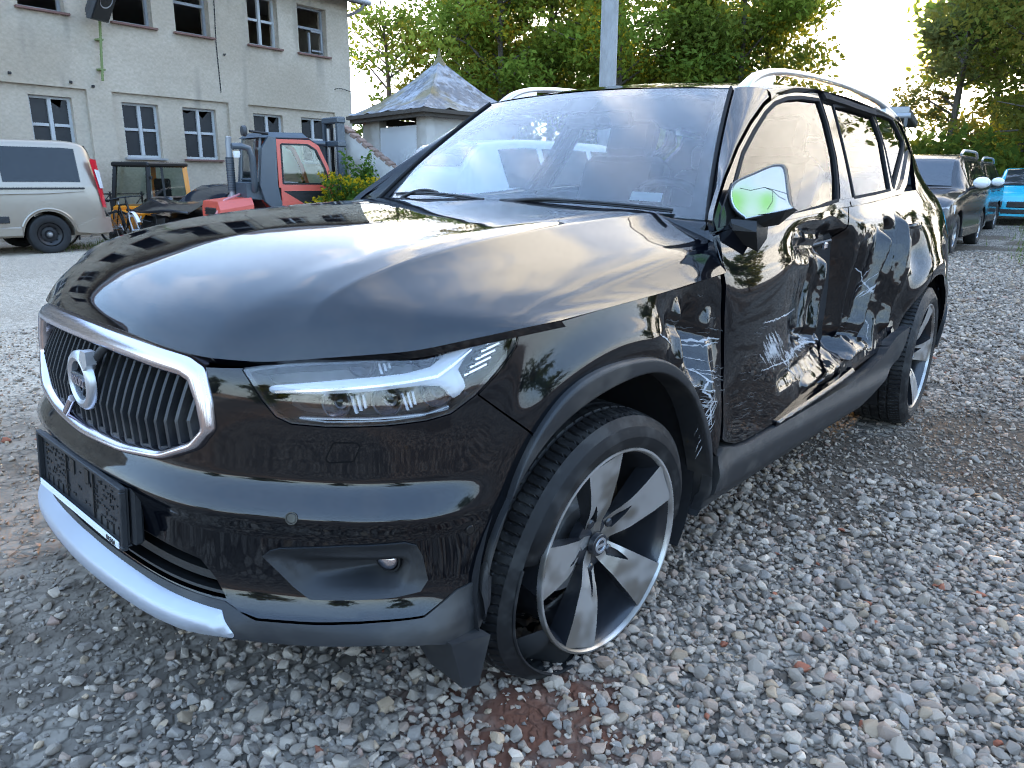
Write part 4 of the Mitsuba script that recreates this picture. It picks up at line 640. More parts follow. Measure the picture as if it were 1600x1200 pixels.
def wheel(M, gz, torn=False, label=None, full=True, turn=0.0):
    """One wheel. M: wheel -> car."""
    k = key_of(CAR + '__wheel'); labels[k] = {'label': label} if label else {}
    tw = TC @ M
    if torn:
        tread, sw, lip, flap = torn_tyre(gz)
        put('tyre_tread', tread, 'tread', k, 32, tw); put('tyre_wall', sw, 'rubber_worn', k, True, tw); put('torn_edge', lip, 'rubber_worn', k, 50, tw); put('tyre_flap', flap, 'rubber', k, True, tw, label='torn side wall folded under the rim')
    else:
        m, _ = tyre_mesh(gz); put('tyre', m, 'tread', k, 32, tw)
    for n_, m_ in ring_band().items(): put(n_, m_, 'machined' if n_ == 'rim_lip' else 'alloy_dark', k, 40, tw)
    for i in range(5):
        c = math.radians(78.7 + 72 * i + turn); hw = lambda r: np.interp(r, [.03, .06, .095, .2655], [.024, .029, .036, .066]); ra = np.array([.034, .045, .06, .08, .095, .11, .13, .16, .19, .22, .245, .2655])
        # pocket: triangular recess on one side near the hub
        def P(r, w, dy=0.0): return spoke_face(np.asarray(r, float), c + np.arcsin(np.clip(np.asarray(w, float) / np.asarray(r, float), -1, 1)), dy)
        L, Rr = P(ra, hw(ra)), P(ra, -hw(ra)); pk = [(.056, -.62), (.098, -.62), (.134, -.46), (.066, .12)]
        pu = np.array([(r * math.cos(math.asin(max(-1, min(1, w * float(hw(r)) / r)))), w * float(hw(r))) for r, w in pk])
        out = np.array([(math.sqrt(max(r * r - h * h, 1e-6)), h) for r, h in zip(ra, hw(ra))]); poly = Polygon(np.vstack([out, out[::-1] * [1, -1]]))
        pocket = Polygon(pu).buffer(.0015, join_style=1); fp, ff, loops = fill(poly.difference(pocket), .008); r_ = np.hypot(fp[:, 0], fp[:, 1]); a_ = np.arctan2(fp[:, 1], fp[:, 0])
        top_ = spoke_face(r_, c + a_); top_[:, 1] -= .010 * np.clip((np.abs(fp[:, 1]) / hw(r_)), 0, 1) ** 4 * 0 + .009 * sstep(.0, 1.0, (-fp[:, 1] / hw(r_))) * sstep(.16, .09, r_)
        nn = np.cross(top_[ff][:, 1] - top_[ff][:, 0], top_[ff][:, 2] - top_[ff][:, 0]); ff2 = ff if nn[:, 1].mean() > 0 else ff[:, ::-1]
        put('spoke_face', trimesh.Trimesh(top_, ff2, process=False), 'machined', k, 25, tw)
        walls = []
        for li, l in enumerate(loops):
            A_ = top_[l]; dep = -.030 if li else None; B_ = A_.copy(); rl = np.hypot(A_[:, 0], A_[:, 2])
            if li: B_[:, 1] -= .020
            else:
                B_[:, 1] = np.minimum(B_[:, 1] - .028, -.075); ctr = np.array([math.cos(c), 0, math.sin(c)]); proj_ = (A_ @ ctr)[:, None] * ctr; B_[:, [0, 2]] = (A_ + (proj_ - A_) * .25)[:, [0, 2]]
            i_ = np.arange(len(l)); j_ = np.roll(i_, -1); walls.append((np.vstack([A_, B_]), np.vstack([np.stack([i_, i_ + len(l), j_ + len(l)], 1), np.stack([i_, j_ + len(l), j_], 1)])))
        fp2, ff3, _ = fill(pocket.buffer(.002), .02); r2 = np.hypot(fp2[:, 0], fp2[:, 1]); fl_ = spoke_face(r2, c + np.arctan2(fp2[:, 1], fp2[:, 0]), -.021); walls.append((fl_, ff3))
        put('spoke_side', cat(walls), 'alloy_dark', k, 25, tw)
        pc = pu[0] * .45 + pu[3] * .35 + pu[1] * .20; br, ba = np.hypot(*pc), math.atan2(pc[1], pc[0]); bp0 = spoke_face(np.array(br), np.array(c + ba), -.022); put('wheel_bolt', place(hexes(0, 0), mat4(bp0)), 'alloy_dark', k, 30, tw)
    put('hub_disc', cat([lathe([(0, -.062), (.05, -.060), (.07, -.064), (.075, -.09)], 40)]), 'alloy_dark', k, 40, tw)
    put('hub_cap', lathe([(0, -.0385), (.026, -.039), (.030, -.042), (.031, -.056)], 36), 'alloy_dark', k, 40, tw); put('hub_emblem', cat([lathe([(.0145, -.039), (.0155, -.036), (.0205, -.036), (.0215, -.039)], 32), bx((0, -.0385, 0), (.031, .003, .007))]), 'satin_silver', k, 40, tw)
    put('brake_disc', cat([lathe([(.07, -.14), (.165, -.14), (.165, -.165), (.07, -.165)], 40), lathe([(0, -.12), (.075, -.12), (.078, -.15)], 32)]), 'steel', k, 40, tw)
    put('brake_caliper', cat([place(bx((-.135, -.125, .02), (.075, .055, .19), .015), mat4(R=rotm([0, 1, 0], .25 + math.radians(90 if full else 0) * 0)))]), 'caliper', k, 30, tw)
    return k
def wm(c, steer=0.0, camber=0.0, right=False):
    R = trimesh.transformations.euler_matrix(0, 0, steer)[:3, :3] @ rotm([1, 0, 0], camber); m = np.eye(4); m[:3, :3] = R if not right else R @ np.diag([1, -1, 1]); m[:3, 3] = c; return m
wheel(wm((.022, .886, .289), math.radians(-2.3), math.radians(-.7)), -.280, torn=True, label='front wheel with the burst tyre')
wheel(wm((-2.703, .893, .367), math.radians(4.1)), -.358, label='rear wheel', turn=30.0)
wheel(wm((.0, -.886, .355), 0, 0, True), -.350, turn=10); wheel(wm((-2.70, -.886, .362), 0, 0, True), -.355, turn=50)
# ---------------------------------------------------------------- ground
def gz(x, y):
    x, y = np.asarray(x, float), np.asarray(y, float); near = .0117 * (x + 1.35) - .0074 * (y - .85); far = -.0055 * x + .013 * y
    r = np.hypot(x + 1.0, y - .6); w = sstep(3.2, 8.0, r); z = near * (1 - w) + np.clip(far, -.6, .6) * w
    q = np.stack([x, y, 0 * x], -1); return z + .022 * (fbm3(q * .9) - .5) * sstep(1.5, 4, r) + .012 * (fbm3(q * 2.6 + 7) - .5) * sstep(.8, 2.0, r)
def patch(p):                                    # 0 = bare compacted earth and old paving, 1 = fresh gravel
    a = fbm(p.x * .45 + 3, p.y * .45 + 8, 0, 3); return smoothstep(-.1, .9, p.y * .9 - p.x * .25 + 0.55 + (a - .5) * 1.6)
def f_ground(p, n, uv):
    g = patch(p); a = fbm(p.x * 14, p.y * 14, 0, 3); b = fbm(p.x * 1.3 + 5, p.y * 1.3, 0, 3); v1, v2, vc = voronoi(p.x * 22, p.y * 22); v3, v4, vd = voronoi(p.x * 45 + 9, p.y * 45)
    st = .55 + .9 * vc; earth = mix((.125, .098, .073), (.24, .195, .15), smoothstep(.3, .72, a * .6 + b * .4)); grav = mix((.085, .072, .058), (.30, .255, .205), smoothstep(.05, .9, vc)) * (.45 + .55 * smoothstep(.0, .22, v2 - v1))
    old = mix((.29, .24, .185), (.43, .365, .285), smoothstep(.3, .7, fbm(p.x * .8, p.y * .8 + 4, 0, 3) * .5 + vd * .5)) * (.62 + .38 * smoothstep(.0, .16, v4 - v3))
    far = smoothstep(-1.6, -3.4, p.y + .12 * p.x * 0 + (b - .5) * 1.6); c = mix(earth, old, far); c = mix(c, grav, g)
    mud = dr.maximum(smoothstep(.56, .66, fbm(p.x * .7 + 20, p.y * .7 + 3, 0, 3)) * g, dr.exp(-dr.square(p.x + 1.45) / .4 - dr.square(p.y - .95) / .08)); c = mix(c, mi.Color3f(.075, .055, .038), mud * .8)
    br = smoothstep(.36, .10, dr.sqrt(dr.square(p.x - .37) + dr.square(p.y - .90)) + (a - .5) * .35); return mix(c, mi.Color3f(.12, .05, .03), br * .95)
def f_gbump(p, n, uv):
    v1, v2, vc = voronoi(p.x * 22, p.y * 22); v3, v4, vd = voronoi(p.x * 60, p.y * 60); return .014 * vc * smoothstep(0, .25, v2 - v1) + .005 * smoothstep(0, .3, v4 - v3) * vd + .012 * fbm(p.x * 9, p.y * 9, 0, 3)
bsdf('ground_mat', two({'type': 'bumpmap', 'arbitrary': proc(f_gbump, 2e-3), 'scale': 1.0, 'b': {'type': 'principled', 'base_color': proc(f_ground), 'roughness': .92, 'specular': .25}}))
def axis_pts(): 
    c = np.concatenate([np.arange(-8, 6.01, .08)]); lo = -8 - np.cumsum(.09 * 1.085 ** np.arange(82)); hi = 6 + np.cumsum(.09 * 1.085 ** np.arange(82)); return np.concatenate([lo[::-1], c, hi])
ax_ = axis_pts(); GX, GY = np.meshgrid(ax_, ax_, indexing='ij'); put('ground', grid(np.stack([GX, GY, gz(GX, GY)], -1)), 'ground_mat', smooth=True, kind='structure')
# ---------------------------------------------------------------- the old workshop building
FD = np.array([-.99459, -.10371, 0]); FN = np.array([.10371, -.99459, 0]); F0 = np.array([3.278, -15.564, 0.0])
FM = np.eye(4); FM[:3, 0] = FD; FM[:3, 1] = FN; FM[:3, 2] = (0, 0, 1); FM[:3, 3] = F0                                       # local: x along the wall, y into the building, z up
def f_plaster(p, n, uv):
    a = fbm(p.x * .5, p.y * .5, p.z * .6, 4); b = fbm(p.x * 22, p.y * 22, p.z * 22, 2); s = fbm(p.x * 3.0, p.y * 3.0, p.z * .35 + 4, 3); c = mix((.375, .315, .24), (.465, .40, .315), smoothstep(.3, .7, a)); c = c * (.80 + .30 * b)
    return mix(c, mi.Color3f(.17, .155, .135), smoothstep(.56, .76, s) * .45)
def f_pbump(p, n, uv): return .010 * fbm(p.x * 26, p.y * 26, p.z * 26, 3) + .006 * smoothstep(.55, .8, noise(p.x * 60, p.y * 60, p.z * 60))
bsdf('plaster', two({'type': 'bumpmap', 'arbitrary': proc(f_pbump, 3e-3), 'scale': 1.0, 'b': {'type': 'principled', 'base_color': proc(f_plaster), 'roughness': .95, 'specular': .15}}))
bsdf('plaster_in', prin((.30, .285, .26), .95, .1)); bsdf('frame_paint', prin((.38, .385, .38), .7, .3)); bsdf('frame_grey', prin((.22, .225, .23), .7, .3)); bsdf('sill_brick', prin((.16, .09, .075), .85, .2)); bsdf('old_pane', prin((.022, .023, .024), .45, .35)); bsdf('wood_dark', prin((.07, .06, .05), .85, .2)); bsdf('zinc', prin((.30, .31, .32), .45, .5, metallic=.4)); bsdf('roof_tile', prin((.11, .085, .075), .85, .2)); bsdf('cable_black', prin(.02, .6, .3)); bsdf('pipe_green', prin((.16, .20, .08), .7, .3)); bsdf('lamp_body', prin((.045, .047, .05), .5, .4)); bsdf('grille_wire', prin((.20, .20, .20), .5, .4))
BLD = thing('workshop_building', 'long two storey rendered workshop with rows of broken windows', 'building')
def bput(name, m, mat, parent=None, **k): return put(name, m, mat, parent or BLD, tw=FM, **k)
low = [(-1.25, -.37), (.20, 1.08), (2.22, 3.08), (3.67, 4.55), (5.67, 6.55), (7.21, 8.06), (9.12, 9.97), (10.57, 11.46), (12.54, 13.46), (14.07, 14.98)]; upp = [(.25, 1.10), (2.2, 3.1), (3.7, 4.6), (5.6, 6.5), (7.25, 8.13), (9.12, 10.02), (10.57, 11.46), (12.54, 13.45), (14.09, 15.06)]; rec = [(-1.5, 1.35), (1.98, 4.88), (5.45, 8.36), (8.89, 11.79), (12.36, 15.22)]
wall = sbox(-7, -.6, 15.86, 6.0)
outer = wall
for a, b in rec: outer = outer.difference(sbox(a, .2, b, 2.91))
for a, b in upp: outer = outer.difference(sbox(a, 4.36, b, 5.56))
inner = sbox(-7, -.6, 15.78, 6.0)
for a, b in low: inner = inner.difference(sbox(a, 1.53, b, 2.72))
for a, b in upp: inner = inner.difference(sbox(a, 4.36, b, 5.56))
bput('facade', extr(outer, 0, .07), 'plaster'); bput('recessed_wall', extr(inner, .071, .36), 'plaster')
bput('end_wall', bx((15.72, 5.4, 2.7), (.26, 10.06, 6.6)), 'plaster'); bput('rear_wall', bx((4.3, 10.3, 2.7), (22.4, .2, 6.5)), 'plaster_in'); bput('upper_floor', bx((4.3, 5.3, 3.45), (22.4, 9.7, .25)), 'plaster_in'); bput('ceiling', bx((4.3, 5.3, 5.90), (22.4, 9.7, .15)), 'plaster_in'); bput('partition', cat([bx((u, 5.3, 2.6), (.15, 9.7, 6.2)) for u in (4.9,)]), 'plaster_in')
rfm = np.array([(-7.5, -.45, 5.93), (16.2, -.45, 5.93), (16.2, 5.3, 8.2), (-7.5, 5.3, 8.2), (16.2, 11, 5.93), (-7.5, 11, 5.93)]); bput('roof', cat([(np.vstack([rfm, rfm - [0, 0, .14]]), np.array([[0, 1, 2], [0, 2, 3], [3, 2, 4], [3, 4, 5], [6, 8, 7], [6, 9, 8], [9, 10, 8], [9, 11, 10], [0, 6, 7], [0, 7, 1], [1, 7, 8], [1, 8, 2], [2, 8, 10], [2, 10, 4]]))]), 'roof_tile')
bput('gable', extr([(0, 6.0), (5.3, 8.05), (10.4, 6.0)], 0, .2), 'plaster') if False else None
gm = extr([(.1, 5.9), (5.3, 7.95), (10.3, 5.9)], 15.6, 15.84); gm = trimesh.Trimesh(np.asarray(gm.vertices)[:, [1, 0, 2]], gm.faces, process=False); bput('gable', gm, 'plaster')
gt = tube([(-7.5, -.50, 5.88), (16.25, -.50, 5.88)], .07, 10); bput('gutter', gt, 'zinc', smooth=50); bput('downpipe', tube([(16.05, -.50, 5.86), (16.02, -.40, 5.70), (15.93, -.10, 5.58), (15.90, .05, 5.56)], .045, 8), 'zinc', smooth=50)
rs = random.Random(5)
def window(a, b, z0, z1, mat, style):
    k = key_of(BLD + '__window'); labels[k] = {}; w = .055; y0, y1 = .17, .23
    bars = [bx(((a + b) / 2, .2, z0 + w / 2), (b - a, .06, w)), bx(((a + b) / 2, .2, z1 - w / 2), (b - a, .06, w)), bx((a + w / 2, .2, (z0 + z1) / 2), (w, .06, z1 - z0 - 2 * w)), bx((b - w / 2, .2, (z0 + z1) / 2), (w, .06, z1 - z0 - 2 * w))]
    m, zm = (a + b) / 2, z0 + (z1 - z0) * .52
    if style in ('cross', 'crossbroken'): bars += [bx((m, .195, (z0 + z1) / 2), (.075, .075, z1 - z0 - 2 * w)), bx(((a + m) / 2 - .01, .195, zm), ((b - a) / 2 - .09, .06, .06)), bx(((b + m) / 2 + .01, .195, zm), ((b - a) / 2 - .09, .06, .06))]
    if style in ('transom', 'casement'): bars += [bx((m, .195, zm + .05), (b - a - 2 * w, .07, .06))]
    if style == 'casement': bars += [bx((m + .02, .195, (z0 + zm) / 2), (.05, .06, zm - z0 - .1)), bx((m + .2, .10, z0 + .12), (.36, .03, .04)), bx((m + .2, .10, zm - .02), (.36, .03, .04)), bx((m + .37, .10, (z0 + zm) / 2 + .05), (.04, .03, zm - z0 - .1))]
    bput('frame', cat(bars), mat, k)
    if z0 < 3:
        for i, (p, q) in enumerate(((a + w, m - .04), (m + .04, b - w))):
            for j, (r, s) in enumerate(((z0 + w, zm - .03), (zm + .03, z1 - w))):
                pl = sbox(p, r, q, s)
                if j == 1 and rs.random() < .55: pl = pl.difference(Polygon([(p, s + .01), (q - rs.random() * .1, s + .01), (p + (q - p) * rs.uniform(.3, .8), s - rs.uniform(.05, .22)), (p, s - rs.uniform(.02, .12))]))
                bput('pane', extr(pl, .205, .212), 'old_pane', k)
    sl = extr([(a - .07, -.09), (b + .07, -.09), (b + .07, .1), (a - .07, .1)], z0 - .045, z0 - .002); sl = trimesh.Trimesh(np.asarray(sl.vertices)[:, [0, 2, 1]], sl.faces[:, ::-1], process=False)
    if z0 < 3: sl.vertices = sl.vertices + [0, .07, 0]
    bput('sill', sl, 'sill_brick' if z0 > 3 or rs.random() < .4 else 'zinc', k)
for i, (a, b) in enumerate(low): window(a, b, 1.53, 2.72, 'frame_paint', 'cross')
for i, (a, b) in enumerate(upp): window(a, b, 4.36, 5.56, 'frame_paint' if i in (7,) else 'frame_grey', ['plain', 'transom', 'cross', 'plain', 'plain', 'plain', 'transom', 'cross', 'casement'][i])
bput('facade_cable', cat([tube([(11.59, -.012, 5.9), (11.62, -.014, 5.2), (11.58, -.012, 4.2), (11.60, -.012, 3.13)], .011, 5), bx((11.78, -.02, 4.02), (.04, .04, .04))]), 'cable_black', smooth=50)
bput('wall_hook', cat([tube([(15.25, -.0, 3.53), (15.27, -.06, 3.56), (15.45, -.07, 3.57), (15.80, -.05, 3.52)], .010, 5)]), 'cable_black')
for u, z in ((6.9, 3.08), (8.05, 3.02), (8.5, 2.98)): bput('wall_bolt', bx((u, -.02, z), (.05, .05, .05)), 'cable_black')
# floodlight on its pipe in front of the wall
FL = thing('floodlight', 'big dark floodlight on a greenish pipe high on the workshop wall', 'floodlight')
def flp(n_, m, mat, **k): return put(n_, m, mat, FL, tw=FM, **k)
flp('pipe', tube([(8.66, -.14, 3.10), (8.70, -.14, 3.6), (8.76, -.14, 4.30), (8.80, -.14, 4.42)], .028, 8), 'pipe_green', smooth=50)
for z, u in ((3.33, 8.685), (3.93, 8.725)): flp('clamp', cat([bx((u, -.08, z), (.12, .16, .035))]), 'pipe_green')
Rf = rotm([0, 0, 1], .35) @ rotm([1, 0, 0], .55)
flp('lamp_housing', place(hull([(sx_ * a, y, sz * b) for a, b, y in ((.24, .34, -.10), (.27, .37, -.04), (.17, .26, .16)) for sx_ in (-1, 1) for sz in (-1, 1)]), mat4((8.66, -.48, 4.60), R=Rf)), 'lamp_body', smooth=20)
flp('lamp_front', place(cat([frame_(.47, .66, .05, .03)] if False else [bx((0, -.115, 0), (.44, .02, .64), .008)]), mat4((8.66, -.48, 4.60), R=Rf)), 'black_gloss'); flp('reflector', place(lathe([(.0, .02), (.10, .0), (.15, -.03), (.16, -.035)], 28), mat4((8.66, -.48, 4.60) + Rf @ np.array([-.02, -.10, .10]), R=Rf)), 'grille_wire', smooth=50)
flp('bracket', tube([(8.80, -.14, 4.42), (8.76, -.26, 4.47), (8.70, -.38, 4.52)], .022, 6), 'lamp_body', smooth=50)
# ---------------------------------------------------------------- hut with the pyramid roof
def f_hutroof(p, n, uv):
    a = fbm(p.x * 2.2, p.y * 2.2, p.z * 2.2, 4); st = fbm((p.x + p.y) * 9, (p.x - p.y) * 9, p.z * 2.0, 3); c = mix((.085, .092, .105), (.235, .25, .275), smoothstep(.35, .65, a * .5 + st * .5)); c = mix(c, mi.Color3f(.05, .05, .05), smoothstep(.60, .70, fbm(p.x * 5, p.y * 5, p.z * 5, 3)) * .8)
    m = smoothstep(.40, .62, fbm(p.x * 1.4 + 3, p.y * 1.4, p.z * 1.4, 3) + .16 * n.y + .12 * n.x - .06); return mix(c, mi.Color3f(.13, .10, .035), m * .9)
def f_hutbump(p, n, uv): return .03 * fbm(p.x * 4, p.y * 4, p.z * 4, 4) + .012 * smoothstep(.45, .55, fbm(p.x * 9, p.y * 9, p.z * 9, 2))
bsdf('hut_roof', two({'type': 'bumpmap', 'arbitrary': proc(f_hutbump, 3e-3), 'scale': 1.0, 'b': {'type': 'principled', 'base_color': proc(f_hutroof), 'roughness': .6, 'specular': .4}}))
def f_hutwall(p, n, uv):
    a = fbm(p.x * 1.5, p.y * 1.5, p.z * 1.5, 4); c = mix((.27, .245, .205), (.42, .405, .375), smoothstep(.35, .65, a)); return mix(c, mi.Color3f(.30, .12, .08), smoothstep(.66, .72, fbm(p.x * 3 + 2, p.y * 3, p.z * 3, 3)) * .8)
bsdf('hut_wall', prin(proc(f_hutwall), .95, .15)); bsdf('white_board', prin((.47, .48, .48), .7, .3)); bsdf('brick_edge', prin((.22, .15, .12), .9, .15)); bsdf('graffiti_green', prin((.20, .36, .17), .7, .3)); bsdf('graffiti_pale', prin((.38, .43, .34), .7, .3))
HUT = thing('roofed_hut', 'small rendered hut with a weathered pyramid roof beside the workshop', 'hut')
A_, B_, C_ = np.array([-8.82, -12.35]), np.array([-8.20, -9.17]), np.array([-11.35, -9.20]); D_ = A_ + C_ - B_; ctr = (A_ + C_) / 2; ap = np.array([*ctr, 3.58])
def roofface(P0, P1, seed):
    n = 14; g = np.zeros((n + 1, n + 1, 3)); rs = np.random.RandomState(seed)
    for i in range(n + 1):
        for j in range(n + 1):
            t = i / n; e = P0 + (P1 - P0) * (j / n); b = np.array([*e, 2.43 + .02 * math.sin(j * 1.7 + seed) + .012 * rs.randn()]); cc = t + .0; q = b * (1 - cc) + ap * cc; q[2] -= .16 * math.sin(math.pi * t) ** 1.0 * (1 - .3 * t); g[i, j] = q
    return grid(g)
for i, (p, q) in enumerate(((A_, B_), (B_, C_), (C_, D_), (D_, A_))): put('roof_face', roofface(p, q, i + 1), 'hut_roof', HUT, 40)
put('roof_tip', tube([(*ctr, 3.44), (*ctr, 3.62), (*ctr, 3.80)], [.16, .05, .008], 8), 'hut_roof', HUT, 50)
def edge_board(P0, P1, z, w, h, name, mat): 
    d = P1 - P0; L = np.linalg.norm(d); a = math.atan2(d[1], d[0]); return put(name, bx((L / 2, 0, 0), (L + w, w, h)), mat, HUT, tw=mat4((*P0, z), a))
for p, q in ((A_, B_), (B_, C_), (C_, D_), (D_, A_)): edge_board(p, q, 2.385, .05, .07, 'eave_board', 'wood_dark'); edge_board(p + (ctr - p) * .06, q + (ctr - q) * .06, 2.34, .10, .12, 'eave_beam', 'wood_dark')
ins = lambda p, k=.16: p + (ctr - p) * k
wa, wb, wc, wd_ = (ins(p) for p in (A_, B_, C_, D_))
def wallseg(P0, P1, polyuv, name, mat, th=.16, inw=0.0):
    d = P1 - P0; L = np.linalg.norm(d); a = math.atan2(d[1], d[0]); return put(name, extr([(u * L, z) for u, z in polyuv], inw, inw + th), mat, HUT, tw=mat4((*P0, 0), a))
wallseg(wa, wb, [(0, -.4), (1, -.4), (1, 2.3), (.86, 2.3), (.86, .9), (.28, .9), (.28, 2.3), (0, 2.3)], 'front_wall', 'hut_wall', .18, -.0)
wallseg(wa, wb, [(.27, .88), (.87, .88), (.87, 2.16), (.27, 2.16)], 'white_panel', 'white_board', .04, .03)
wallseg(wb, wc, [(0, -.4), (1, -.4), (1, 2.32), (0, 2.32)], 'side_wall', 'hut_wall'); wallseg(wc, wd_, [(0, -.4), (1, -.4), (1, 2.32), (0, 2.32)], 'back_wall', 'hut_wall')
# stepped ramp wall in front of the hut, its brick edge and the painted scrawl
RW = thing('ramp_wall', 'sloping rendered side wall with green graffiti in front of the hut', 'wall')
r0, r1 = np.array([-7.70, -10.90]), np.array([-8.52, -9.30]); rd_ = (r1 - r0); rl = np.linalg.norm(rd_); ra_ = math.atan2(rd_[1], rd_[0]); RM = mat4((*r0, 0), ra_)
prof = [(0, -.4), (rl, -.4), (rl, .95), (1.45, 1.12), (1.05, 1.38), (.70, 1.62), (.34, 1.88), (.10, 2.06), (0, 2.10)]
put('wall_face', extr(prof, 0, -.24), 'hut_wall', RW, tw=RM)
rsb = random.Random(8)
for (u0, z0), (u1, z1) in zip(prof[2:-1], prof[3:]):
    L = math.hypot(u1 - u0, z1 - z0); n = max(1, int(L / .14))
    for i in range(n):
        t = (i + .5) / n; put('brick', place(bx((0, 0, 0), (.12, .27 + rsb.uniform(-.03, .03), .07), .01), mat4((u0 + (u1 - u0) * t, -.12 + rsb.uniform(-.01, .01), z0 + (z1 - z0) * t + .005), R=rotm([0, 1, 0], math.atan2(z0 - z1, u1 - u0) + rsb.uniform(-.12, .12)))), 'brick_edge', RW, tw=RM)
gf = [[(.12, .55), (.14, .9), (.24, 1.12), (.42, 1.20), (.60, 1.14), (.75, .98), (.92, .86), (1.1, .80)], [(.22, .55), (.25, .82), (.36, .98), (.52, 1.0), (.66, .88), (.82, .72)], [(.36, .6), (.42, .78), (.54, .80), (.62, .68)], [(.86, .6), (.98, .66), (1.15, .58)]]
put('graffiti', cat([extr(LineString(g).buffer(.032 - .006 * i), .0025, .0055) for i, g in enumerate(gf)] + [extr(Point(.40 + .1 * i, 1.09 - .06 * i).buffer(.03), .0062, .0085) for i in range(4)]), 'graffiti_green', RW, tw=RM, label='green graffiti', kind='stuff')
put('graffiti_fill', extr(Polygon(gf[0] + [(1.1, .5), (.12, .5)]), .0008, .002), 'graffiti_pale', RW, tw=RM)
# concrete pole, wire, shed roof on the right
def f_conc(p, n, uv): return mix((.23, .23, .228), (.33, .33, .325), fbm(p.x * 14, p.y * 14, p.z * 5, 4))
bsdf('concrete', prin(proc(f_conc), .9, .2))
PO = thing('concrete_pole', 'thick grey concrete pole rising behind the roof of the front SUV', 'pole'); put('shaft', lathe([(.17, -.5), (.155, 4), (.14, 8.5), (0, 8.5)], 28, 2), 'concrete', PO, 40, mat4((-10.84, -6.9, 0), R=rotm([0, 1, 0], .02))); put('pole_cap', lathe([(.15, 8.5), (.16, 8.6), (0, 8.66)], 20, 2), 'concrete', PO, 40, mat4((-10.84, -6.9, 0)))
SH = thing('storage_shed', 'low shed with a flat overhanging roof beyond the front SUV', 'shed'); sm_ = mat4((-21.0, -5.35, 0), .22)
put('shed_wall', bx((-2.0, -2.2, 1.35), (4.5, 5.2, 3.0)), 'plaster_in', SH, tw=sm_); put('shed_roof', bx((-2.0, -2.1, 2.97), (5.4, 6.0, .22), .03), 'wood_dark', SH, tw=sm_); put('fascia_board', bx((.72, -2.1, 2.93), (.05, 6.0, .26)), 'zinc', SH, tw=sm_); put('gutter', tube([(.78, -5.1, 2.84), (.78, .95, 2.84)], .07, 8), 'zinc', SH, 50, sm_); put('downpipe', tube([(.78, .85, 2.80), (.70, .85, 2.6), (.32, .62, 2.35), (.32, .62, 0)], .045, 8), 'zinc', SH, 50, sm_); put('shed_door', bx((.262, -2.0, 1.0), (.04, 1.0, 2.0)), 'wood_dark', SH, tw=sm_)
# ---------------------------------------------------------------- trees and plants
def leafmat(name, c, t): bsdf(name, {'type': 'principledthin', 'base_color': {'type': 'mesh_attribute', 'name': 'vertex_color'}, 'roughness': .55, 'diff_trans': t, 'spec_trans': 0.0, 'eta': 1.35})
leafmat('leaf', None, 1.15)
def f_bark(p, n, uv): return mix((.07, .06, .05), (.16, .14, .12), fbm(p.x * 6, p.y * 6, p.z * 1.5, 3))
bsdf('bark', prin(proc(f_bark), .95, .1))
def leaves(P, size, rs, col, droop=.3, var=.3):
    n = len(P); N = rs.randn(n, 3); N[:, 2] = np.abs(N[:, 2]) + droop; N /= np.linalg.norm(N, axis=1, keepdims=True); A = np.cross(N, rs.randn(n, 3)); A /= np.linalg.norm(A, axis=1, keepdims=True) + 1e-9; B = np.cross(N, A); s = size * (.6 + .8 * rs.rand(n, 1))
    v = np.stack([P - A * s, P + B * s * .55 + N * s * .12, P + A * s, P - B * s * .55 + N * s * .12], 1).reshape(-1, 3); i = np.arange(n)[:, None] * 4; f = np.vstack([i + [0, 1, 2], i + [0, 2, 3]]); 
    c = np.asarray(col)[None] * (1 + var * (rs.rand(n, 1) - .5) * 2) + np.array([[.03, .02, 0]]) * (rs.rand(n, 1) < .12) * rs.rand(n, 1) * 2; return v, f, np.repeat(np.clip(c, 0, 1), 4, 0)
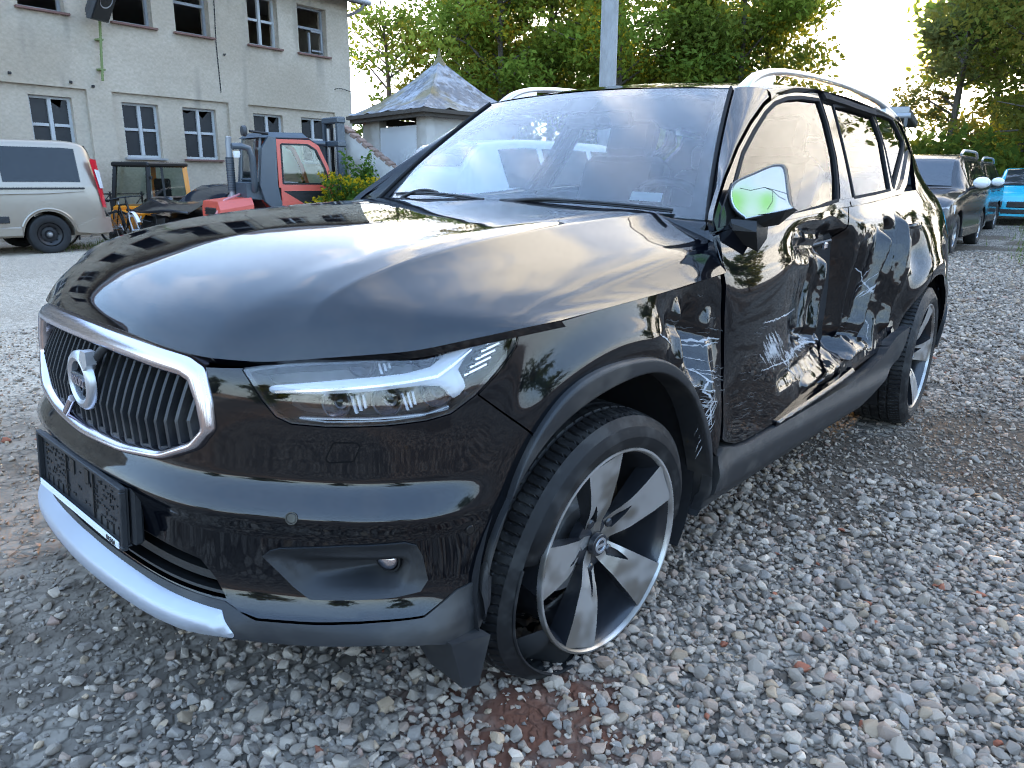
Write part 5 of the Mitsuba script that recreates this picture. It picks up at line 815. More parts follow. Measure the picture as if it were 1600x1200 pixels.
def tree(name, x, y, h, rad, nleaf, size, col, label, group, seed, base=.18, trunk=.16, narrow=0.0, z0=None):
    rs = np.random.RandomState(seed); z0 = float(gz(x, y)) - .1 if z0 is None else z0; k = thing(name, label, 'tree', group); limbs, tips = [], []
    lean = rs.randn(2) * .03 * h; ts = np.linspace(0, 1, 9); tp = np.stack([x + lean[0] * ts ** 2 + .05 * h * .2 * np.sin(ts * 5 + seed), y + lean[1] * ts ** 2 + .04 * h * .2 * np.cos(ts * 4 + seed), z0 + h * .97 * ts], 1); limbs.append(tube(tp, trunk * (1 - ts) ** .8 + .012, 7))
    nb = int(20 + h * 1.6)
    for i in range(nb):
        t = base + (1 - base) * rs.rand() ** .85 * .96; p0 = np.array([np.interp(t, ts, tp[:, j]) for j in range(3)]); q = (t - base) / (1 - base); R = rad * (math.sin(math.pi * (q * .80 + .16)) ** .7) * (1 - narrow * q) * (.55 + .6 * rs.rand()); a = rs.rand() * 2 * math.pi; up = .25 + .5 * rs.rand() + .3 * q
        p2 = p0 + np.array([math.cos(a) * R, math.sin(a) * R, up * R * .8]); p1 = (p0 + p2) / 2 + np.array([0, 0, .12 * R]) + rs.randn(3) * .06 * R; br = np.stack([p0, p1, p2]); limbs.append(tube(br, [trunk * .38 * (1 - t) + .018, trunk * .2 * (1 - t) + .012, .006], 5))
        for m in range(4): tips.append((p0 * (.55 - .18 * m) + p2 * (.45 + .18 * m) + rs.randn(3) * .10 * R, R * (.22 + .16 * rs.rand())))
    put('trunk', cat(limbs), 'bark', k, 50); w = np.array([t[1] ** 1.6 for t in tips]); w = np.maximum(1, (nleaf * w / w.sum())).astype(int); P, C = [], []
    for (c, r), n in zip(tips, w):
        d = rs.randn(n, 3); d /= np.linalg.norm(d, axis=1, keepdims=True); P.append(c + d * (r * 1.25 * rs.rand(n, 1) ** .45) * [1, 1, .62]); C.append(np.repeat((np.asarray(col) * (.75 + .5 * rs.rand()) * [1 + .25 * (rs.rand() - .4), 1, 1])[None], n, 0))
    P, C = np.vstack(P), np.vstack(C); v, f, c = leaves(P, size, rs, (1, 1, 1)); c = np.clip(np.repeat(C, 4, 0) * c, .005, .6); put('crown', trimesh.Trimesh(v, f, process=False), 'leaf', k, False, color=c); return k
GB, GR, GO = 'trees in the row behind the hut', 'dark trees at the right edge of the yard', 'trees on the near side of the yard'
MAPLE, DEEP, YEL = (.23, .31, .05), (.15, .21, .04), (.31, .30, .04)
tree('broadleaf_tree', -18.9, -23.2, 8.6, 1.9, 1785, 0.114, MAPLE, 'thin light green tree nearest the workshop corner, sky showing through it', None, 1, .30)
tree('broadleaf_tree', -20.9, -21.6, 10.5, 2.4, 5780, 0.114, YEL, 'yellow green tree just left of the hut roof tip, second from the workshop', None, 2, .18)
tree('broadleaf_tree', -21.6, -19.8, 12.5, 3.1, 9802, 0.122, MAPLE, 'tall tree directly behind the right slope of the hut roof', None, 3, .15)
tree('broadleaf_tree', -24.2, -19.5, 13.0, 3.2, 10210, 0.122, DEEP, 'dark green tree left of the concrete pole, between two lighter trees', None, 4, .12)
tree('broadleaf_tree', -24.6, -16.2, 12.5, 3.2, 9802, 0.122, MAPLE, 'tree standing right behind the concrete pole', None, 5, .12)
tree('broadleaf_tree', -26.4, -13.9, 12.8, 3.2, 10210, 0.122, DEEP, 'dark green tree just right of the concrete pole', None, 6, .12)
tree('broadleaf_tree', -27.4, -12.3, 11.8, 2.8, 8985, 0.122, MAPLE, 'light green tree above the front SUV roof, second right of the pole', None, 7, .14)
tree('broadleaf_tree', -29.2, -12.4, 10.6, 2.5, 7351, 0.122, DEEP, 'rightmost tree of the middle row, ending at the bright gap of sky', None, 8, .14)
for i, (x, y, h, r) in enumerate(((-25.6, -24.0, 9, 2.6), (-28.5, -20.5, 9.5, 2.8), (-31.0, -16.5, 9.5, 2.8))): tree('background_tree', x, y, h, r, 7000, .19, DEEP, ['dark tree in the second row behind the hut roof', 'dark tree in the second row behind the concrete pole', 'dark tree in the second row right of the pole'][i], GB, 20 + i, .05)
tree('broadleaf_tree', -33.4, -6.2, 12.5, 2.2, 7225, 0.114, (.15, .18, .06), 'feathery tree at the left end of the right hand trees, beside the sky gap', None, 9, .08)
tree('broadleaf_tree', -34.0, -3.9, 15.0, 3.2, 10625, 0.122, DEEP, 'tall dense tree behind the bonnet of the parked black SUV', None, 10, .05)
tree('broadleaf_tree', -29.0, -2.3, 14.5, 3.3, 9775, 0.114, (.14, .15, .03), 'olive tree at the right edge above the turquoise car', None, 11, .05)
for i, (x, y, h, r) in enumerate(((-36.5, -1.8, 14, 3.4), (-39, -6.0, 13, 3.2), (-33, 1.8, 13, 3.4))): tree('background_tree', x, y, h, r, 7500, .19, DEEP, ['dark tree behind the dense right hand trees, inner one', 'dark tree at the back between the sky gap and the right edge', 'dark tree farthest right, partly outside the picture'][i], GR, 30 + i, .03)
for i, (x, y, h, r, w_) in enumerate(((-34, 8.5, 5.5, 2.6, 'behind the open gravel to the left of the car'), (-30, 15.0, 5.5, 2.6, 'far out on the open gravel'), (21, 11, 4.2, 2.2, 'behind the photographer, right'), (26, 3.5, 4.5, 2.4, 'behind the photographer, middle'), (27, -6, 5.0, 2.6, 'behind the photographer, left'), (12, 18, 5.5, 2.5, 'beyond the yard edge by the driver side'), (-8, 22, 6.0, 2.8, 'at the open edge of the yard'))): tree('yard_tree', x, y, h, r, 3000, .22, DEEP, 'tree ' + w_ + ', seen only in reflections', GO, 40 + i, .08)
# hedge bushes closing the view under the trees
def bush(name, x, y, rx, ry, h, n, size, col, label, group, seed):
    rs = np.random.RandomState(seed); k = thing(name, label, 'bush', group); z0 = float(gz(x, y)); P = []
    for i in range(14):
        c = np.array([x + rx * (rs.rand() - .5) * 1.6, y + ry * (rs.rand() - .5) * 1.6, z0 + h * (.15 + .6 * rs.rand())]); d = rs.randn(n // 14, 3); d /= np.linalg.norm(d, axis=1, keepdims=True); P.append(c + d * rs.rand(n // 14, 1) ** .4 * [rx * .5, ry * .5, h * .3])
    P = np.vstack(P); P = P[P[:, 2] > z0]; v, f, c = leaves(P, size, rs, col); put('foliage', trimesh.Trimesh(v, f, process=False), 'leaf', k, False, color=c); put('stem', cat([tube([(x, y, z0 - .05), (x + rx * .3 * math.cos(a), y + ry * .3 * math.sin(a), z0 + h * .6)], [.035, .01], 5) for a in np.arange(6) * 1.05]), 'bark', k, 50)
hb = [(-17.5, -21.0), (-19.5, -18.6), (-21.5, -16.2), (-23.3, -13.6), (-25.2, -11.0), (-27.5, -8.6), (-29.5, -6.0), (-30.5, -3.0), (-29.5, .2)]
for i, (x, y) in enumerate(hb): bush('hedge_bush', x, y, 3.4, 3.2, 3.2, 3600, .15, DEEP if i % 2 else (.07, .11, .02), 'bush in the hedge under the far trees, number ' + ['one', 'two', 'three', 'four', 'five', 'six', 'seven', 'eight', 'nine', 'ten'][i] + ' counted from the workshop', 'hedge bushes under the trees', 60 + i)
# goldenrod beside the forklift
def goldenrod(x, y, h, seed, label, group=None, flower=True):
    rs = np.random.RandomState(seed); k = thing('goldenrod_plant', label, 'plant', group); z0 = float(gz(x, y)); st, LP, FP = [], [], []
    for i in range(26):
        a = rs.rand() * 6.28; q = rs.rand() * .20; b = np.array([x + q * math.cos(a), y + q * math.sin(a), z0]); hh = h * (.7 + .35 * rs.rand()); t = b + np.array([.22 * math.cos(a) * rs.rand(), .22 * math.sin(a) * rs.rand(), hh]); st.append(tube([b, (b + t) / 2 + [0, 0, .02], t], [.006, .005, .003], 4)); n = int(55 * h)
        u = rs.rand(n, 1) ** .8; LP.append(b + (t - b) * u + rs.randn(n, 3) * [.05, .05, .03])
        if flower and rs.rand() < .8: m = 60; w = rs.rand(m, 1); FP.append(t + np.array([.10 * math.cos(a), .10 * math.sin(a), .10]) * w + rs.randn(m, 3) * .035 * (1.2 - w) + [0, 0, -.05])
    put('stem', cat(st), 'stem_green', k); v, f, c = leaves(np.vstack(LP), .042, rs, (.08, .15, .025)); put('foliage', trimesh.Trimesh(v, f, process=False), 'leaf', k, False, color=c)
    if FP: v, f, c = leaves(np.vstack(FP), .020, rs, (.50, .38, .02)); put('flower', trimesh.Trimesh(v, f, process=False), 'leaf', k, False, color=c)
bsdf('stem_green', prin((.07, .11, .03), .8, .2))
goldenrod(-7.12, -9.72, 1.15, 1, 'yellow flowering goldenrod in front of the forklift door'); goldenrod(-6.92, -9.98, 1.30, 2, 'goldenrod clump nearest the ramp wall with yellow plumes'); goldenrod(-7.62, -9.55, .55, 3, 'low leafy green clump at the foot of the graffiti wall', None, False); goldenrod(-6.62, -9.95, .85, 4, 'low sparse goldenrod beside the forklift step'); goldenrod(-7.45, -10.1, 1.65, 5, 'tall leafy stems in front of the forklift mast', None, False)
# grass tufts under the bikes and by the parked cars
rs = np.random.RandomState(77); gp = []
for cx, cy, rx, ry, n in ((-4.4, -13.4, 1.1, .5, 900), (-5.4, -12.6, 1.0, .6, 700), (-13.2, .15, 1.4, .35, 500), (-15.2, .0, 1.5, .35, 500), (-18, -.3, 2, .5, 600), (-21, -.6, 2, .8, 600), (-11.0, .6, .8, .25, 200), (-7.4, -9.2, .6, .4, 300)):
    gp.append(np.stack([cx + rx * rs.randn(n) * .6, cy + ry * rs.randn(n) * .6], 1))
gp = np.vstack(gp); n = len(gp); b = np.concatenate([gp, gz(gp[:, 0], gp[:, 1])[:, None]], 1); a = rs.rand(n) * 6.28; hh = .06 + .12 * rs.rand(n); w = np.stack([np.cos(a), np.sin(a), 0 * a], 1) * .006; tip = b + np.stack([rs.randn(n) * .04, rs.randn(n) * .04, hh], 1)
put('grass', trimesh.Trimesh(np.stack([b - w, b + w, tip], 1).reshape(-1, 3), np.arange(3 * n).reshape(-1, 3), process=False), 'leaf', None, False, color=np.repeat(np.array([[.10, .15, .03]]) * (.6 + .8 * rs.rand(n, 1)), 3, 0), label='tufts of short grass at the foot of the vehicles', kind='stuff'); labels['grass']['category'] = 'grass'
# ---------------------------------------------------------------- gravel: crushed stones lying on the ground
bsdf('stone', two({'type': 'principled', 'base_color': {'type': 'mesh_attribute', 'name': 'vertex_color'}, 'roughness': .82, 'specular': .3}))
def rock(seed, n):
    rs = np.random.RandomState(seed); d = rs.randn(n, 3); d /= np.linalg.norm(d, axis=1, keepdims=True); d *= (.85 + .3 * rs.rand(n, 1)); d *= [1, .62 + .3 * rs.rand(), .42 + .28 * rs.rand()]; h = ConvexHull(d); m = trimesh.convex.convex_hull(d); return np.asarray(m.vertices), np.asarray(m.faces)
ROCKS = [rock(i, 11 + i % 2) for i in range(16)]; ROCKS_FINE = [rock(100 + i, 17) for i in range(18)]; ROCKS_SMALL = [rock(200 + i, 9) for i in range(14)]
def np_patch(x, y):
    q = np.stack([x * .45 + 3, y * .45 + 8, 0 * x], -1); return sstep(-.1, .9, y * .9 - x * .25 + .55 + (fbm3(q) - .5) * 1.6)
def stones(rng, lib, x, y, s, sink):
    V, F, C, o = [], [], [], 0; n = len(x); which = rng.randint(len(lib), size=n); z = gz(x, y)
    pal = np.array([(.22, .22, .222), (.28, .278, .275), (.34, .337, .33), (.17, .171, .175), (.30, .265, .25), (.32, .285, .24), (.24, .25, .265), (.42, .41, .395), (.27, .22, .21)]); pc = pal[rng.choice(len(pal), n, p=[.2, .2, .15, .12, .08, .06, .12, .05, .02])] * (.75 + .5 * rng.rand(n, 1)) * [.98, .80, .63]; red = rng.rand(n) < .004; pc[red] = (.26, .09, .05)
    for k, (v0, f0) in enumerate(lib):
        m = np.where(which == k)[0]
        if not len(m): continue
        a, b, c = rng.rand(len(m)) * 6.283, rng.randn(len(m)) * .30, rng.randn(len(m)) * .30; R = trimesh.transformations
        ca, sa, cb, sb, cc, sc = np.cos(a), np.sin(a), np.cos(b), np.sin(b), np.cos(c), np.sin(c); M = np.stack([np.stack([ca * cb, ca * sb * sc - sa * cc, ca * sb * cc + sa * sc], -1), np.stack([sa * cb, sa * sb * sc + ca * cc, sa * sb * cc - ca * sc], -1), np.stack([-sb, cb * sc, cb * cc], -1)], 1)
        v = np.einsum('nij,kj->nki', M, v0) * s[m][:, None, None]; v[..., 2] -= v[..., 2].min(1, keepdims=True) * (1 - sink); v += np.stack([x[m], y[m], z[m]], -1)[:, None]; V.append(v.reshape(-1, 3)); F.append((f0[None] + (np.arange(len(m)) * len(v0))[:, None, None]).reshape(-1, 3) + o); C.append(np.repeat(pc[m], len(v0), 0)); o += len(m) * len(v0)
    return np.vstack(V), np.vstack(F), np.vstack(C)
rng = np.random.RandomState(12)
def scatter(n, x0, x1, y0, y1, keep): x, y = rng.uniform(x0, x1, n), rng.uniform(y0, y1, n); m = keep(x, y); return x[m], y[m]
def infront(x, y, lo, hi):                       # ground the photograph can see, by distance from where it was taken
    r = np.hypot(x - 1.46, y - 1.84); d = ((x - 1.46) * -.742 + (y - 1.84) * -.67) / np.maximum(r, 1e-6); return (r > lo) & (r < hi) & (d > .70)
def worn(x, y): return 1 - .85 * np.exp(-((x + 1.45) ** 2 / .35 + (y - .95) ** 2 / .06))
def bare(x, y): q = np.stack([x * .7 + 20, y * .7 + 3, 0 * x], -1); return 1 - .85 * sstep(.54, .64, fbm3(q))
def dens(x, y): return (.10 + .90 * np_patch(x, y)) * bare(x, y) * worn(x, y) * (1 - .97 * np.exp(-((x - .37) ** 2 + (y - .90) ** 2) / .035))
sets = []
x, y = scatter(62000, -3.2, 1.6, -1.2, 2.6, lambda x, y: infront(x, y, .7, 3.4) & (rng.rand(len(x)) < dens(x, y))); sets.append(stones(rng, ROCKS_FINE, x, y, np.clip(rng.lognormal(math.log(.0112), .38, len(x)), .006, .030), .22))
x, y = scatter(150000, -7, 1.6, -6, 3.2, lambda x, y: infront(x, y, .7, 6.5) & (rng.rand(len(x)) < dens(x, y) + .10)); sets.append(stones(rng, ROCKS_SMALL, x, y, np.clip(rng.lognormal(math.log(.0078), .40, len(x)), .004, .022), .15))
x, y = scatter(80000, -15, -3, -1.2, 3.6, lambda x, y: infront(x, y, 4.0, 15) & (rng.rand(len(x)) < dens(x, y))); sets.append(stones(rng, ROCKS_SMALL, x, y, np.clip(rng.lognormal(math.log(.0165), .36, len(x)), .008, .04), .22))
x, y = scatter(26000, -2, 1.6, -5, 1.2, lambda x, y: infront(x, y, .7, 7) & (rng.rand(len(x)) < .5)); sets.append(stones(rng, ROCKS_SMALL, x, y, np.clip(rng.lognormal(math.log(.0062), .5, len(x)), .003, .03), .35))
x, y = scatter(26, -3, .8, .9, 2.6, lambda x, y: infront(x, y, .9, 5)); sets.append(stones(rng, ROCKS_FINE, x, y, rng.uniform(.022, .038, len(x)), .25))
o, V, F, C = 0, [], [], []
for v, f, c in sets: V.append(v); F.append(f + o); C.append(c); o += len(v)
V, F, C = np.vstack(V), np.vstack(F), np.vstack(C); fn = np.cross(V[F[:, 1]] - V[F[:, 0]], V[F[:, 2]] - V[F[:, 0]]); vn = np.zeros_like(V)
for j in range(3): np.add.at(vn, F[:, j], fn)
fn /= np.linalg.norm(fn, axis=1, keepdims=True) + 1e-20; vn /= np.linalg.norm(vn, axis=1, keepdims=True) + 1e-20; nn = fn[:, None] * .55 + vn[F] * .45; nn /= np.linalg.norm(nn, axis=2, keepdims=True)   # worn edges: face normals eased towards the rounded ones
scene['gravel'] = {'type': 'ply', 'filename': meshkit.write_ply(trimesh.Trimesh(V[F].reshape(-1, 3), np.arange(3 * len(F)).reshape(-1, 3), process=False), False, None, C[F].reshape(-1, 3), normals=nn.reshape(-1, 3)), 'face_normals': False, 'bsdf': ref('stone')}
labels['gravel'] = {'label': 'grey and pinkish crushed stone gravel covering the yard', 'category': 'gravel', 'kind': 'stuff'}
# ---------------------------------------------------------------- other vehicles in the yard
def carpaint(name, c, rough=.12, met=0.0): bsdf(name, prin(c, rough, .6, clearcoat=1.0, clearcoat_gloss=.95, metallic=met))
carpaint('paint_white', (.62, .64, .64)); carpaint('paint_beige', (.30, .255, .20), .28, .45); carpaint('paint_cyan', (.015, .34, .46)); carpaint('paint_black2', (.012, .012, .014)); carpaint('fork_red', (.52, .075, .045), .45); carpaint('digger_orange', (.75, .26, .010), .35); carpaint('blue_grey', (.036, .050, .064), .45)
bsdf('car_glass', prin((.012, .016, .022), .03, 1.0, clearcoat=1.0, clearcoat_gloss=.98)); bsdf('side_glass', prin((.008, .009, .010), .03, .5)); bsdf('car_glass_light', {'type': 'thindielectric', 'int_ior': 1.6, 'specular_transmittance': rgb((.55, .62, .58))}); bsdf('rim_silver', prin((.42, .43, .45), .3, .5, metallic=.8)); bsdf('rim_black', prin((.012, .012, .013), .4, .4)); bsdf('amber', prin((.6, .25, .02), .2, .5)); bsdf('rope', prin((.55, .25, .26), .8, .2)); bsdf('yellow_plate', prin((.55, .50, .12), .6, .3))
WTY = lathe([(.20, -.09), (.23, -.105), (.29, -.11), (.318, -.095), (.33, -.06), (.332, 0), (.33, .06), (.318, .095), (.29, .11), (.23, .105), (.20, .09)], 40); WRIM = lathe([(.215, .095), (.208, .085), (.20, .06), (.195, -.06)], 40); WDISC = lathe([(0, .03), (.20, .02)], 32)
def spoke5(n=5, w=.035): return cat([place(hull([(.04, .06, -.03), (.04, .06, .03), (.20, .085, -w), (.20, .085, w), (.04, .02, -.03), (.04, .02, .03), (.20, .05, -w), (.20, .05, w)]), mat4(R=rotm([0, 1, 0], 2 * math.pi * i / n))) for i in range(n)] + [lathe([(0, .07), (.05, .065), (.055, .03)], 20)])
SP5, STEEL_D = spoke5(), cat([lathe([(0, .055), (.06, .06), (.075, .035), (.12, .03), (.15, .065), (.185, .075), (.2, .05)], 40)])
def small_wheel(K, M, r, rim='rim_silver', steel=False):
    k = key_of(K + '__wheel'); labels[k] = {}; S = np.diag([r / .332, 1, r / .332, 1]); m = M @ S
    put('tyre', WTY, 'rubber', k, 40, m); put('rim', WRIM, rim, k, 40, m); put('back', WDISC, 'void', k, 40, m) if not steel else None
    if steel:
        put('disc', STEEL_D, rim, k, 40, m)
        for i in range(10): a = i * .628; put('disc_hole', place(lathe([(0, .001), (.016, 0)], 10), mat4((.135 * math.cos(a), .052, .135 * math.sin(a)))), 'void', k, False, m)
    else: put('spokes', SP5, rim, k, 30, m)
def simple_car(name, label, group, M, st, tw, paint, wheels, wr, glass_x, side_glass, rail=None, lights=True, rim='rim_silver', cat_='car', zb=.24, mirrors=True, trim='black_plastic', damaged=False):
    """A whole car from stations (x, bonnet or roof height, belt height, half width of body, half width of roof); x from nose (+) to tail (-)."""
    K = thing(name, label, cat_, group); s = np.array(st, float); f = [PchipInterpolator(-s[:, 0], s[:, j]) for j in range(1, 5)]; xs = np.linspace(s[0, 0], s[-1, 0], 96)
    zt, zl, wb, wr_ = (g(-xs) for g in f); v = np.linspace(0, 1, 21); sec = []
    for i in range(len(xs)):
        h = zt[i] - zl[i]; cr = np.array([(wb[i] * .90, zb), (wb[i] * .985, zb + .10), (wb[i], zb + .28), (wb[i], (zb + zl[i]) / 2 + .12), (wb[i] * .985, zl[i] - .05), (wb[i] * .965, zl[i])] + [(wb[i] * .965 + (wr_[i] - wb[i] * .965) * t, zl[i] + h * (.88 * t)) for t in (.25, .5, .75, 1.0)] + [(wr_[i] * .95, zl[i] + h * .955), (wr_[i] * .84, zl[i] + h * .988), (wr_[i] * .5, zl[i] + h * .998), (0, zt[i])]); sec.append(cr)
    sec = np.array(sec); full = np.concatenate([np.stack([np.repeat(xs[:, None], sec.shape[1], 1), sec[..., 0], sec[..., 1]], -1), np.stack([np.repeat(xs[:, None], sec.shape[1], 1), -sec[..., 0], sec[..., 1]], -1)[:, ::-1][:, 1:]], 1)
    nx, nc = full.shape[:2]; shell = grid(full, close_v=True); caps = []
    for i0, rev in ((0, False), (nx - 1, True)):
        c = full[i0].mean(0); vv = np.vstack([full[i0], c]); ii = np.arange(nc); ff = np.stack([ii, (ii + 1) % nc, np.full(nc, nc)], 1); caps.append((vv, ff if rev else ff[:, ::-1]))
    m = cat([shell, *caps]); m.merge_vertices(); m.fix_normals(); man = manifold3d.Manifold(manifold3d.Mesh(np.asarray(m.vertices, np.float32), np.asarray(m.faces, np.uint32)))
    for wx in wheels: man = man - manifold3d.Manifold.cylinder(3.0, wr * 1.17, wr * 1.17, 40, True).rotate((90, 0, 0)).translate((wx, 0, wr * 1.0)) + manifold3d.Manifold.cylinder(max(.2, 2 * wb.max() - .62), wr * 1.2, wr * 1.2, 24, True).rotate((90, 0, 0)).translate((wx, 0, wr * 1.0)) ^ man if False else man - manifold3d.Manifold.cylinder(3.0, wr * 1.17, wr * 1.17, 40, True).rotate((90, 0, 0)).translate((wx, 0, wr))
    mm = man.to_mesh(); put('body', trimesh.Trimesh(mm.vert_properties[:, :3], mm.tri_verts, process=False), paint, K, 32, tw @ M)
    T_ = tw @ M; P = lambda n, me, mat, sm=False, **k: put(n, me, mat, K, sm, T_, **k)
    for wx in wheels:
        for sg in (1, -1): small_wheel(K, T_ @ mat4((wx, sg * (wb.max() - .13), wr)) @ np.diag([1, sg, 1, 1]), wr, rim)
    P('arch_liner', cat([bx(((wheels[0] + wheels[1]) / 2, 0, zb + .12), (wheels[0] - wheels[1] + 2.0 * wr, 2 * wb.max() - .55, .22))]), 'void')
    ins_ = lambda x: [float(g(-x)) for g in f]
    (a0, a1), (b0, b1) = glass_x                                                                      # windscreen and tail glass ranges in x
    for nm, x0, x1 in (('windscreen', a0, a1), ('rear_screen', b0, b1)):
        g = []
        for x in np.linspace(x0, x1, 10):
            z, l, w1, w2 = ins_(x); ww = w2 * .87 if abs(x - x0) > 0 else w2 * .87; g.append([(x + (.012 if nm == 'windscreen' else -.012), ww * t, z - .012 * t * t + .014) for t in np.linspace(-1, 1, 9)])
        P(nm, grid(np.array(g)), 'car_glass', True)
    for x0, x1 in side_glass:
        for sg in (1, -1):
            g = []
            for x in np.linspace(x0, x1, 8):
                z, l, w1, w2 = ins_(x); h = z - l; g.append([(x, sg * (w1 * .965 + (w2 - w1 * .965) * t + .008), l + h * .88 * t) for t in (.06, .3, .6, .93)])
            P('side_window', grid(np.array(g)), 'side_glass', True)
    z0, l0, w10, _ = ins_(s[0, 0] - .12)
    if lights:
        for sg in (1, -1): P('headlight', hull([(s[0, 0] - .02, sg * w10 * .60, l0 - .06), (s[0, 0] - .05, sg * w10 * .97, l0 - .03), (s[0, 0] - .38, sg * (ins_(s[0, 0] - .38)[2] + .006), l0 + .0), (s[0, 0] - .04, sg * w10 * .62, l0 - .20), (s[0, 0] - .36, sg * (ins_(s[0, 0] - .36)[2] + .004), l0 - .14), (s[0, 0] - .30, sg * w10 * .7, l0 - .05)]), 'lamp_white', 30)
        P('grille', bx((s[0, 0] - .03, 0, l0 - .16), (.10, w10 * 1.05, .16), .02), 'black_plastic', 30); P('lower_bumper', bx((s[0, 0] - .06, 0, zb + .12), (.14, w10 * 1.5, .18), .04), trim, 30)
        zr, lr, w1r, _ = ins_(s[-1, 0] + .12)
        for sg in (1, -1): P('tail_light', bx((s[-1, 0] + .10, sg * w1r * .86, lr - .12), (.22, .20, .26), .04), 'red_lamp', 30)
    P('sill', cat([bx(((wheels[0] + wheels[1]) / 2, sg * (wb.max() - .01), zb + .10), (wheels[0] - wheels[1] - 2.4 * wr, .07, .16), .02) for sg in (1, -1)]) if False else bx(((wheels[0] + wheels[1]) / 2, 0, zb + .10), (wheels[0] - wheels[1] - 2.4 * wr, 2 * wb.max() + .03, .16), .02), trim, 30)
    if rail:
        for sg in (1, -1):
            xr = np.linspace(rail[0], rail[1], 20); pts = np.array([(x, sg * ins_(x)[3] * .93, ins_(x)[0] + .005 + .06 * min(1, math.sin(math.pi * (i + .4) / 19.8) * 3)) for i, x in enumerate(xr)]); P('roof_rail', tube(pts, .025, 8), 'satin_silver', 50)
    if mirrors:
        for sg in (1, -1): z, l, w1, w2 = ins_(a0 - .30); P('door_mirror', trimesh.Trimesh(trimesh.creation.icosphere(2).vertices * [.08, .13, .095] + [a0 - .26, sg * (w1 + .12), l + .12], trimesh.creation.icosphere(2).faces, process=False), mirrors if isinstance(mirrors, str) else paint, 50); P('mirror_foot', tube([(a0 - .28, sg * w1 * .95, l + .02), (a0 - .27, sg * (w1 + .08), l + .05)], .03, 6), 'black_plastic', 50)
    for sg in (1, -1):
        for x0, x1 in side_glass[:2]: z, l, w1, w2 = ins_(x1 + .18); P('door_handle', bx((x1 + .16, sg * (w1 + .012), l - .10), (.16, .03, .03), .01), paint, 30)
    return K
SUVST = [(2.15, .78, .70, .70, .50), (2.08, .86, .78, .80, .58), (1.80, .96, .90, .88, .68), (1.2, 1.04, .97, .90, .72), (.86, 1.06, 1.00, .90, .72), (.64, 1.31, 1.03, .90, .66), (.42, 1.54, 1.04, .90, .64), (.0, 1.63, 1.05, .90, .64), (-1.1, 1.64, 1.07, .90, .64), (-1.75, 1.58, 1.09, .89, .62), (-2.05, 1.30, 1.05, .87, .60), (-2.15, 1.0, .92, .83, .58), (-2.18, .70, .62, .78, .55)]
def headed(x, y, deg, sc=1.0): return mat4((x, y, float(gz(x, y))), math.radians(deg), sc)
G1 = 'dark cars parked in a row behind the front SUV'
simple_car('parked_suv', 'parked black SUV with silver roof rails, first of the row behind the front SUV', G1, headed(-13.95, -2.10, 3.5), SUVST, np.eye(4), 'paint_black2', (1.35, -1.25), .335, ((.80, .43), (-1.78, -2.03)), ((.45, -.22), (-.30, -1.0), (-1.08, -1.62)), rail=(.2, -1.7), mirrors='paint_white')
simple_car('parked_suv', 'second dark SUV, half hidden behind the parked black SUV', G1, headed(-19.2, -2.80, 3.0), SUVST, np.eye(4), 'paint_black2', (1.35, -1.25), .335, ((.80, .43), (-1.78, -2.03)), ((.45, -.22), (-.30, -1.0), (-1.08, -1.62)), rail=(.2, -1.7), mirrors='paint_white')
HATCH = [(1.95, .62, .55, .66, .5), (1.88, .74, .66, .78, .56), (1.6, .86, .80, .84, .62), (1.15, .95, .90, .86, .68), (.85, 1.02, .95, .86, .66), (.35, 1.32, .97, .86, .60), (.0, 1.47, .98, .86, .58), (-.6, 1.50, .99, .86, .58), (-1.3, 1.44, 1.01, .85, .57), (-1.75, 1.22, 1.0, .83, .56), (-1.95, .95, .88, .80, .55), (-2.0, .60, .52, .74, .5)]
simple_car('turquoise_hatchback', 'bright turquoise hatchback at the far end of the row, right edge', None, headed(-24.4, -2.05, 10), HATCH, np.eye(4), 'paint_cyan', (1.2, -1.25), .30, ((.85, .03), (-1.4, -1.74)), ((.32, -.30), (-.38, -1.25)), mirrors='paint_white')
simple_car('white_estate', 'white estate car standing behind the front SUV, seen through its windscreen', None, headed(-6.35, -4.35, 172), SUVST, np.eye(4), 'paint_white', (1.35, -1.25), .335, ((.80, .43), (-1.78, -2.03)), ((.45, -.22), (-.30, -1.0), (-1.08, -1.62)))
simple_car('white_hatchback', 'second white car beyond the white estate, seen past the headrest', None, headed(-10.8, -3.9, 174), HATCH, np.eye(4), 'paint_white', (1.2, -1.25), .30, ((.85, .03), (-1.4, -1.74)), ((.32, -.30), (-.38, -1.25)))
# beige van: same builder, tall box
VAN = [(2.45, .80, .72, .72, .55), (2.38, .95, .86, .86, .64), (2.0, 1.12, 1.02, .96, .74), (1.55, 1.20, 1.10, .99, .80), (1.0, 1.62, 1.14, .99, .78), (.7, 1.82, 1.15, .99, .79), (.2, 1.90, 1.16, .99, .80), (-1.9, 1.90, 1.17, .99, .80), (-2.30, 1.86, 1.16, .98, .79), (-2.42, 1.70, 1.12, .97, .78), (-2.50, 1.15, 1.0, .96, .76), (-2.52, .55, .50, .94, .74)]
VM = headed(-1.28, -13.72, -1.0); VM[2, 3] = -.17
VK = simple_car('beige_van', 'metallic beige passenger van standing in front of the workshop at the left edge', None, VM, VAN, np.eye(4), 'paint_beige', (1.55, -1.58), .335, ((1.5, .72), (-2.36, -2.47)), ((1.15, .35), (.25, -.95), (-1.0, -2.16)), rim='rim_black', lights=False, cat_='van', trim='paint_beige', zb=.30)
for key in [k for k in scene if k.startswith('beige_van__wheel')]: 
    if key.endswith('__spokes') or key.endswith('__back'): del scene[key]
